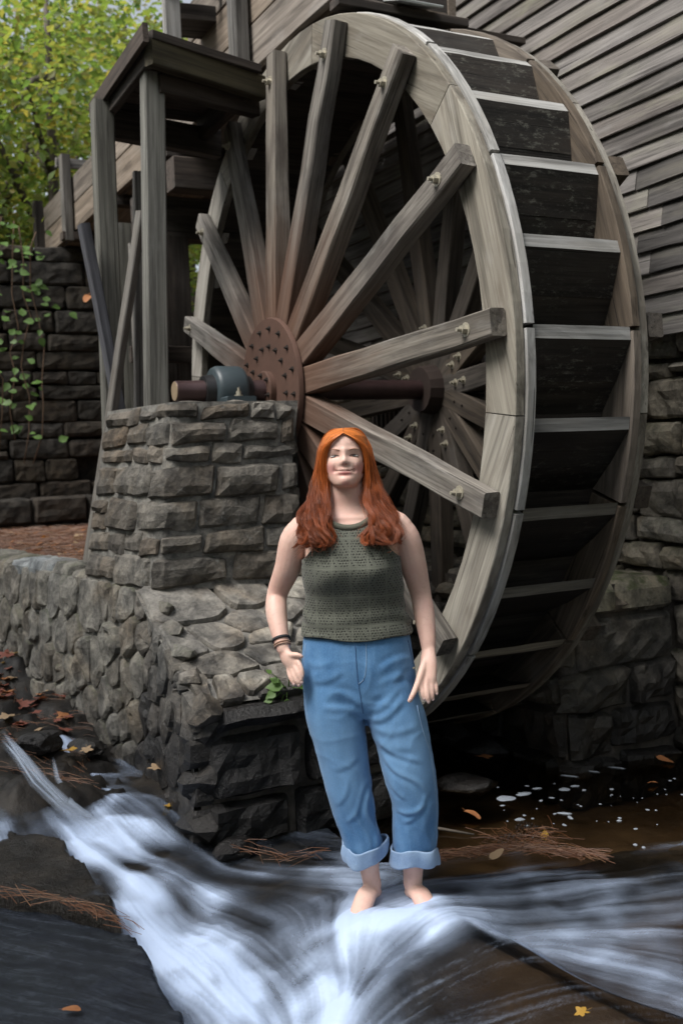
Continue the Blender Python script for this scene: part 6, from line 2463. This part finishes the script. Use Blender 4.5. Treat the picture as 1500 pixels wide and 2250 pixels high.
for side, zc_, nm in ((-1, 1.313, 'collar'), (1, 1.352, 'collar')):
    def collar(t, side=side, zc_=zc_):
        u = 2*t-1
        x = .079*u
        z = zc_+(.034 if side < 0 else .004)*abs(u)**2.2
        xc, yc_, hw_, hd_ = tf(zc_)
        y = yc_+side*(hd_*(1-abs(x/.165)**2.17)**(1/2.17)+.0025)
        return Vector((xc+x, y, z)), Vector((u*.25, side, .15)).normalized(), Vector((-u*.45, -side*.15, 1)).normalized()
    band(nm, collar, 40, .021, .005, M_RIB, closed=False)

# --- jeans
def denim(name, lo, hi, fade):
    m, t, p = mat_new(name)
    b = NB(t)
    oc = b.n('ShaderNodeTexCoord').outputs['Object']
    tw = b.noise(b.vmath('MULTIPLY', oc, (420, 420, 150)), 1, 2, .6)
    n = b.noise(oc, 9, 5, .6)
    n2 = b.noise(b.vmath('MULTIPLY', oc, (26, 26, 9)), 1, 5, .65)
    f = b.math('ADD', b.math('MULTIPLY', n, .5), b.math('MULTIPLY', n2, .5))
    c = b.mix(b.step(f, .35, .65), lo, hi)
    sx = b.n('ShaderNodeSeparateXYZ')
    b.link(oc, sx.inputs[0])
    kn = b.math('MULTIPLY', b.step(sx.outputs[2], .25, .5), b.math('SUBTRACT', 1.0, b.step(sx.outputs[2], .58, .78)))
    c = b.mix(b.math('MULTIPLY', kn, .38), c, fade)
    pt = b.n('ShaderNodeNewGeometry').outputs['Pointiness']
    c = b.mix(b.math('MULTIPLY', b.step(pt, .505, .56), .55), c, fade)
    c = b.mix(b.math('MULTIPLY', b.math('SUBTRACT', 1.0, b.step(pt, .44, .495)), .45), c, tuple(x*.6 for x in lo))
    c = b.mix(b.math('MULTIPLY', b.step(tw, .45, .7), .3), c, tuple(min(1, x*1.5) for x in hi))
    b.link(c, p.inputs['Base Color'])
    p.inputs['Roughness'].default_value = .85
    p.inputs['Sheen Weight'].default_value = .1
    bp = b.n('ShaderNodeBump', {'Strength': .25, 'Distance': .0015})
    b.link(tw, bp.inputs['Height'])
    b.link(bp.outputs[0], p.inputs['Normal'])
    return m


M_DENIM = denim('light blue denim', (.058, .172, .36), (.112, .255, .46), (.20, .345, .525))
M_CUFF = denim('pale inside denim', (.17, .27, .44), (.25, .36, .53), (.30, .41, .56))
M_SEAM = plain('blue seam', (.05, .12, .25), .85, 0, .3, 200, .2)
M_SEAML = plain('pale worn seam', (.22, .33, .48), .85, 0, .4, 120, .2)
j = Raw()
j.rings_z([(.66, -.056, .014, .150, .090), (.70, -.056, .016, .188, .118), (.76, -.058, .016, .196, .132), (.82, -.060, .014, .195, .134), (.88, -.061, .010, .190, .126), (.93, -.061, .008, .185, .121), (.945, -.061, .008, .183, .119)], 48, 24, 2.3)
LEGL = [(.185, -.065, .012, .068, .076), (.21, -.067, .010, .070, .079), (.288, -.087, .004, .072, .084), (.357, -.099, -.004, .077, .088), (.45, -.115, -.006, .083, .095), (.55, -.131, .0, .092, .105), (.64, -.146, .008, .101, .118), (.72, -.148, .014, .102, .124), (.78, -.14, .016, .10, .122)]
LEGR = [(.172, .1135, .010, .075, .080), (.195, .114, .006, .078, .084), (.26, .117, -.002, .080, .090), (.346, .118, -.018, .081, .096), (.448, .102, -.024, .090, .102), (.55, .085, -.014, .0965, .108), (.64, .064, .0, .103, .120), (.72, .040, .012, .104, .126), (.78, .03, .016, .10, .122)]
j.rings_z(LEGL, 40, 60, 2.2)
j.rings_z(LEGR, 40, 60, 2.2)
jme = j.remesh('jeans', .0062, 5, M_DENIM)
co = getco(jme)
nv = np.empty(len(jme.vertices)*3, np.float32)
jme.vertices.foreach_get('normal', nv)
nv = nv.reshape(-1, 3).astype(np.float64)


def fold(a, bpt, width, amp, y=None):
    """a soft ridge along the segment a-b given in (x,z), on the front of the cloth"""
    a, bpt = np.array(a), np.array(bpt)
    d = bpt-a
    L = np.hypot(*d)
    d = d/L
    x, z = co[:, 0]-a[0], co[:, 2]-a[1]
    s = x*d[0]+z*d[1]
    t = -x*d[1]+z*d[0]
    t = t+.012*np.sin(s*30)
    w = np.exp(-(t/width)**2/2)*np.clip(s/.03, 0, 1)*np.clip((L-s)/.03, 0, 1)*(co[:, 1] < .05)
    # ridge with a trough beside it
    return amp*(w-.8*np.exp(-((t+width*1.9)/width)**2/2)*np.clip(s/.03, 0, 1)*np.clip((L-s)/.03, 0, 1)*(co[:, 1] < .05))


D = np.zeros(len(co))
for f_ in (((-.045, .665), (-.19, .73), .010, .006), ((-.045, .70), (-.16, .78), .010, .005), ((-.04, .66), (.10, .72), .010, .0065), ((-.04, .69), (.09, .77), .011, .0055), ((-.03, .74), (.12, .83), .010, .004), ((-.23, .80), (-.10, .83), .009, .004),
           ((-.245, .86), (-.12, .87), .009, .003), ((.13, .86), (.0, .84), .009, .0045), ((.12, .80), (.0, .785), .010, .004), ((-.03, .60), (.13, .55), .012, .004), ((-.02, .64), (.14, .62), .010, .0035),
           ((-.17, .50), (-.06, .54), .008, .003), ((-.13, .30), (-.035, .44), .007, .006), ((-.16, .36), (-.10, .47), .007, .004), ((-.028, .19), (-.045, .42), .008, .011), ((-.045, .18), (-.075, .36), .006, .006), ((-.07, .17), (-.10, .33), .012, .004), ((-.12, .17), (-.14, .33), .010, .004),
           ((.01, .55), (.16, .40), .007, .006), ((.0, .60), (.14, .50), .007, .005), ((.045, .345), (.17, .375), .007, .007), ((.06, .30), (.18, .41), .007, .005), ((.03, .46), (.10, .39), .006, .004), ((.15, .14), (.16, .34), .010, .006), ((.08, .13), (.10, .30), .010, .004), ((.185, .14), (.185, .3), .008, .004)):
    D += fold(*f_)
nn = np.array([nz(*(v*np.array([9, 9, 6]))) for v in co])*.0045+np.array([nz(*(v*np.array([24, 24, 12])+5)) for v in co])*.0018
D += nn
rg = np.array([(1-abs(nz(v[0]*6+v[2]*4, v[1]*6+3, v[2]*8-v[0]*5)))**9 for v in co])
nn += (rg-.3)*.0042*np.clip((.93-co[:, 2])/.05, 0, 1)
# side and fly seams stand out a little
co2 = co+nv*(D*.0+nn+(D-nn)*.6)[:, None]
setco(jme, co2)
jeans = pl('jeans', jme)
jb = BVHTree.FromPolygons([tuple(v) for v in co2], [tuple(p.vertices) for p in jme.polygons])


def cloth_line(name, pts, r, mat, dirn=(0, 1, 0), n=26):
    d = Vector(dirn)
    out = []
    tt = list(range(len(pts)))
    for i in range(n):
        t = i/(n-1)*(len(pts)-1)
        x, z = smooth_interp(tt, [p[0] for p in pts], t), smooth_interp(tt, [p[1] for p in pts], t)
        h = jb.ray_cast(Vector((x, -.5, z)) if dirn[1] else Vector((x, 0, z)), d)
        if h[0] is not None:
            out.append(h[0]-d*.0004)
    if len(out) > 2:
        mobj(name, tube_mesh(name, out, [r]*len(out), mat, 5), jeans, PM)


cloth_line('fly_seam', [(-.066, .925), (-.064, .85), (-.060, .79), (-.053, .73), (-.048, .685)], .0017, M_SEAM)
cloth_line('fly_stitch', [(-.030, .925), (-.031, .86), (-.040, .81), (-.060, .79)], .0013, M_SEAML)
cloth_line('side_seam', [(.112, .92), (.120, .88), (.126, .85), (.131, .825)], .0022, M_SEAM)
cloth_line('side_seam', [(.135, .70), (.150, .62), (.172, .54), (.183, .45), (.189, .35), (.187, .25), (.183, .17)], .0018, M_SEAML)
cloth_line('side_seam', [(-.236, .92), (-.246, .84), (-.246, .74), (-.234, .64), (-.216, .55), (-.190, .45), (-.166, .35), (-.147, .27), (-.132, .19)], .0016, M_SEAML)
cloth_line('inseam', [(-.047, .64), (-.042, .55), (-.036, .45), (-.026, .36), (-.018, .28), (-.002, .20)], .0016, M_SEAML)
cloth_line('inseam', [(-.036, .62), (-.008, .54), (.016, .45), (.040, .36), (.041, .27), (.038, .18)], .0016, M_SEAML)
pl('rivet', bolt_mesh('rivet', M_BOLT, .004, .004), Matrix.Translation((.128, -.075, .83)) @ Matrix.Rotation(rad(90), 4, 'Z'))
# turned up cuffs
for (xc, yc_, hw_, hd_, z0, z1, tilt, wv) in ((-.066, .012, .0785, .087, .150, .206, .10, 1.3), (.1135, .008, .0830, .091, .133, .193, -.05, 4.2)):
    V, F = [], []
    n = 72
    prof = [(-.002, z1-.006), (.001, z1+.001), (.0045, z1), (.0055, z1-.005), (.006, (z0+z1)/2), (.0055, z0+.005), (.003, z0), (-.003, z0+.003), (-.004, z1-.03)]
    for (o, z) in prof:
        for i in range(n):
            a = 2*math.pi*i/n
            k = o+.0055*math.sin(a*3+wv)+.0035*math.sin(a*7+wv*2)+.0035*math.sin(a*2+z*70+wv)+.0018*nz(a*4, z*40, wv)
            x, y = (hw_+k-.004)*math.cos(a), (hd_+k-.004)*math.sin(a)
            V.append((xc+x, yc_+y, z+tilt*x+.009*math.sin(a*2+wv)+.004*math.sin(a*5+wv)+.10*max(0, -math.sin(a))*0))
    m = len(prof)
    for r_ in range(m-1):
        for i in range(n):
            a, c = r_*n+i, r_*n+(i+1) % n
            F.append((a, c, c+n, a+n))
    me = new_mesh('cuff', V, F, M_CUFF, True)
    bm = bmesh.new(); bm.from_mesh(me); bmesh.ops.recalc_face_normals(bm, faces=bm.faces); bm.to_mesh(me); bm.free()
    mobj('cuff', me, jeans, PM)

# bracelets on the hip-side wrist
M_BAND = plain('black hair tie', (.02, .02, .024), .7, 0, .3, 80, .2)
M_BAND2 = plain('beige woven bracelet', (.42, .27, .20), .8, 0, .3, 140, .3)
ad = (Vector((-.312, -.045, .905))-Vector((-.322, -.022, .945))).normalized()
for (t, w, r, mt, nm) in ((.012, .009, .0295, M_BAND, 'hair_tie'), (.028, .0035, .0275, M_BAND2, 'bracelet'), (.036, .003, .0275, M_BAND2, 'bracelet')):
    c = Vector((-.322, -.022, .945))+ad*t
    e1 = ad.cross(Vector((0, 1, 0))).normalized()
    e2 = ad.cross(e1)
    band(nm, lambda u, c=c, r=r: (c+(e1*math.cos(u*6.2832)+e2*math.sin(u*6.2832))*r, e1*math.cos(u*6.2832)+e2*math.sin(u*6.2832), ad), 28, w, .005, mt)
M_NAIL = plain('glossy nail', (.66, .46, .42), .25, 0, .05, 60, 0)
for (tip, d) in (((-.247, -.109, .822), 0), ((-.250, -.110, .801), 0), ((-.260, -.107, .792), 0), ((-.277, -.099, .793), 0), ((.158, -.117, .734), 0), ((.172, -.117, .724), 0), ((.187, -.107, .729), 0), ((.201, -.096, .745), 0), ((.110, -.133, .735), 1)):
    def ell2(rx, ry, rz, n=10, m=6):
        V, F = [], []
        for i in range(m+1):
            a = math.pi*i/m
            for jn in range(n):
                t = 2*math.pi*jn/n
                V.append((rx*math.sin(a)*math.cos(t), ry*math.cos(a), rz*math.sin(a)*math.sin(t)))
        for i in range(m):
            for jn in range(n):
                F.append((i*n+jn, i*n+(jn+1) % n, (i+1)*n+(jn+1) % n, (i+1)*n+jn))
        return V, F
    pl('nail', new_mesh('nail', *ell2(.0048, .0018, .0058), M_NAIL, True), Matrix.Translation(tip))
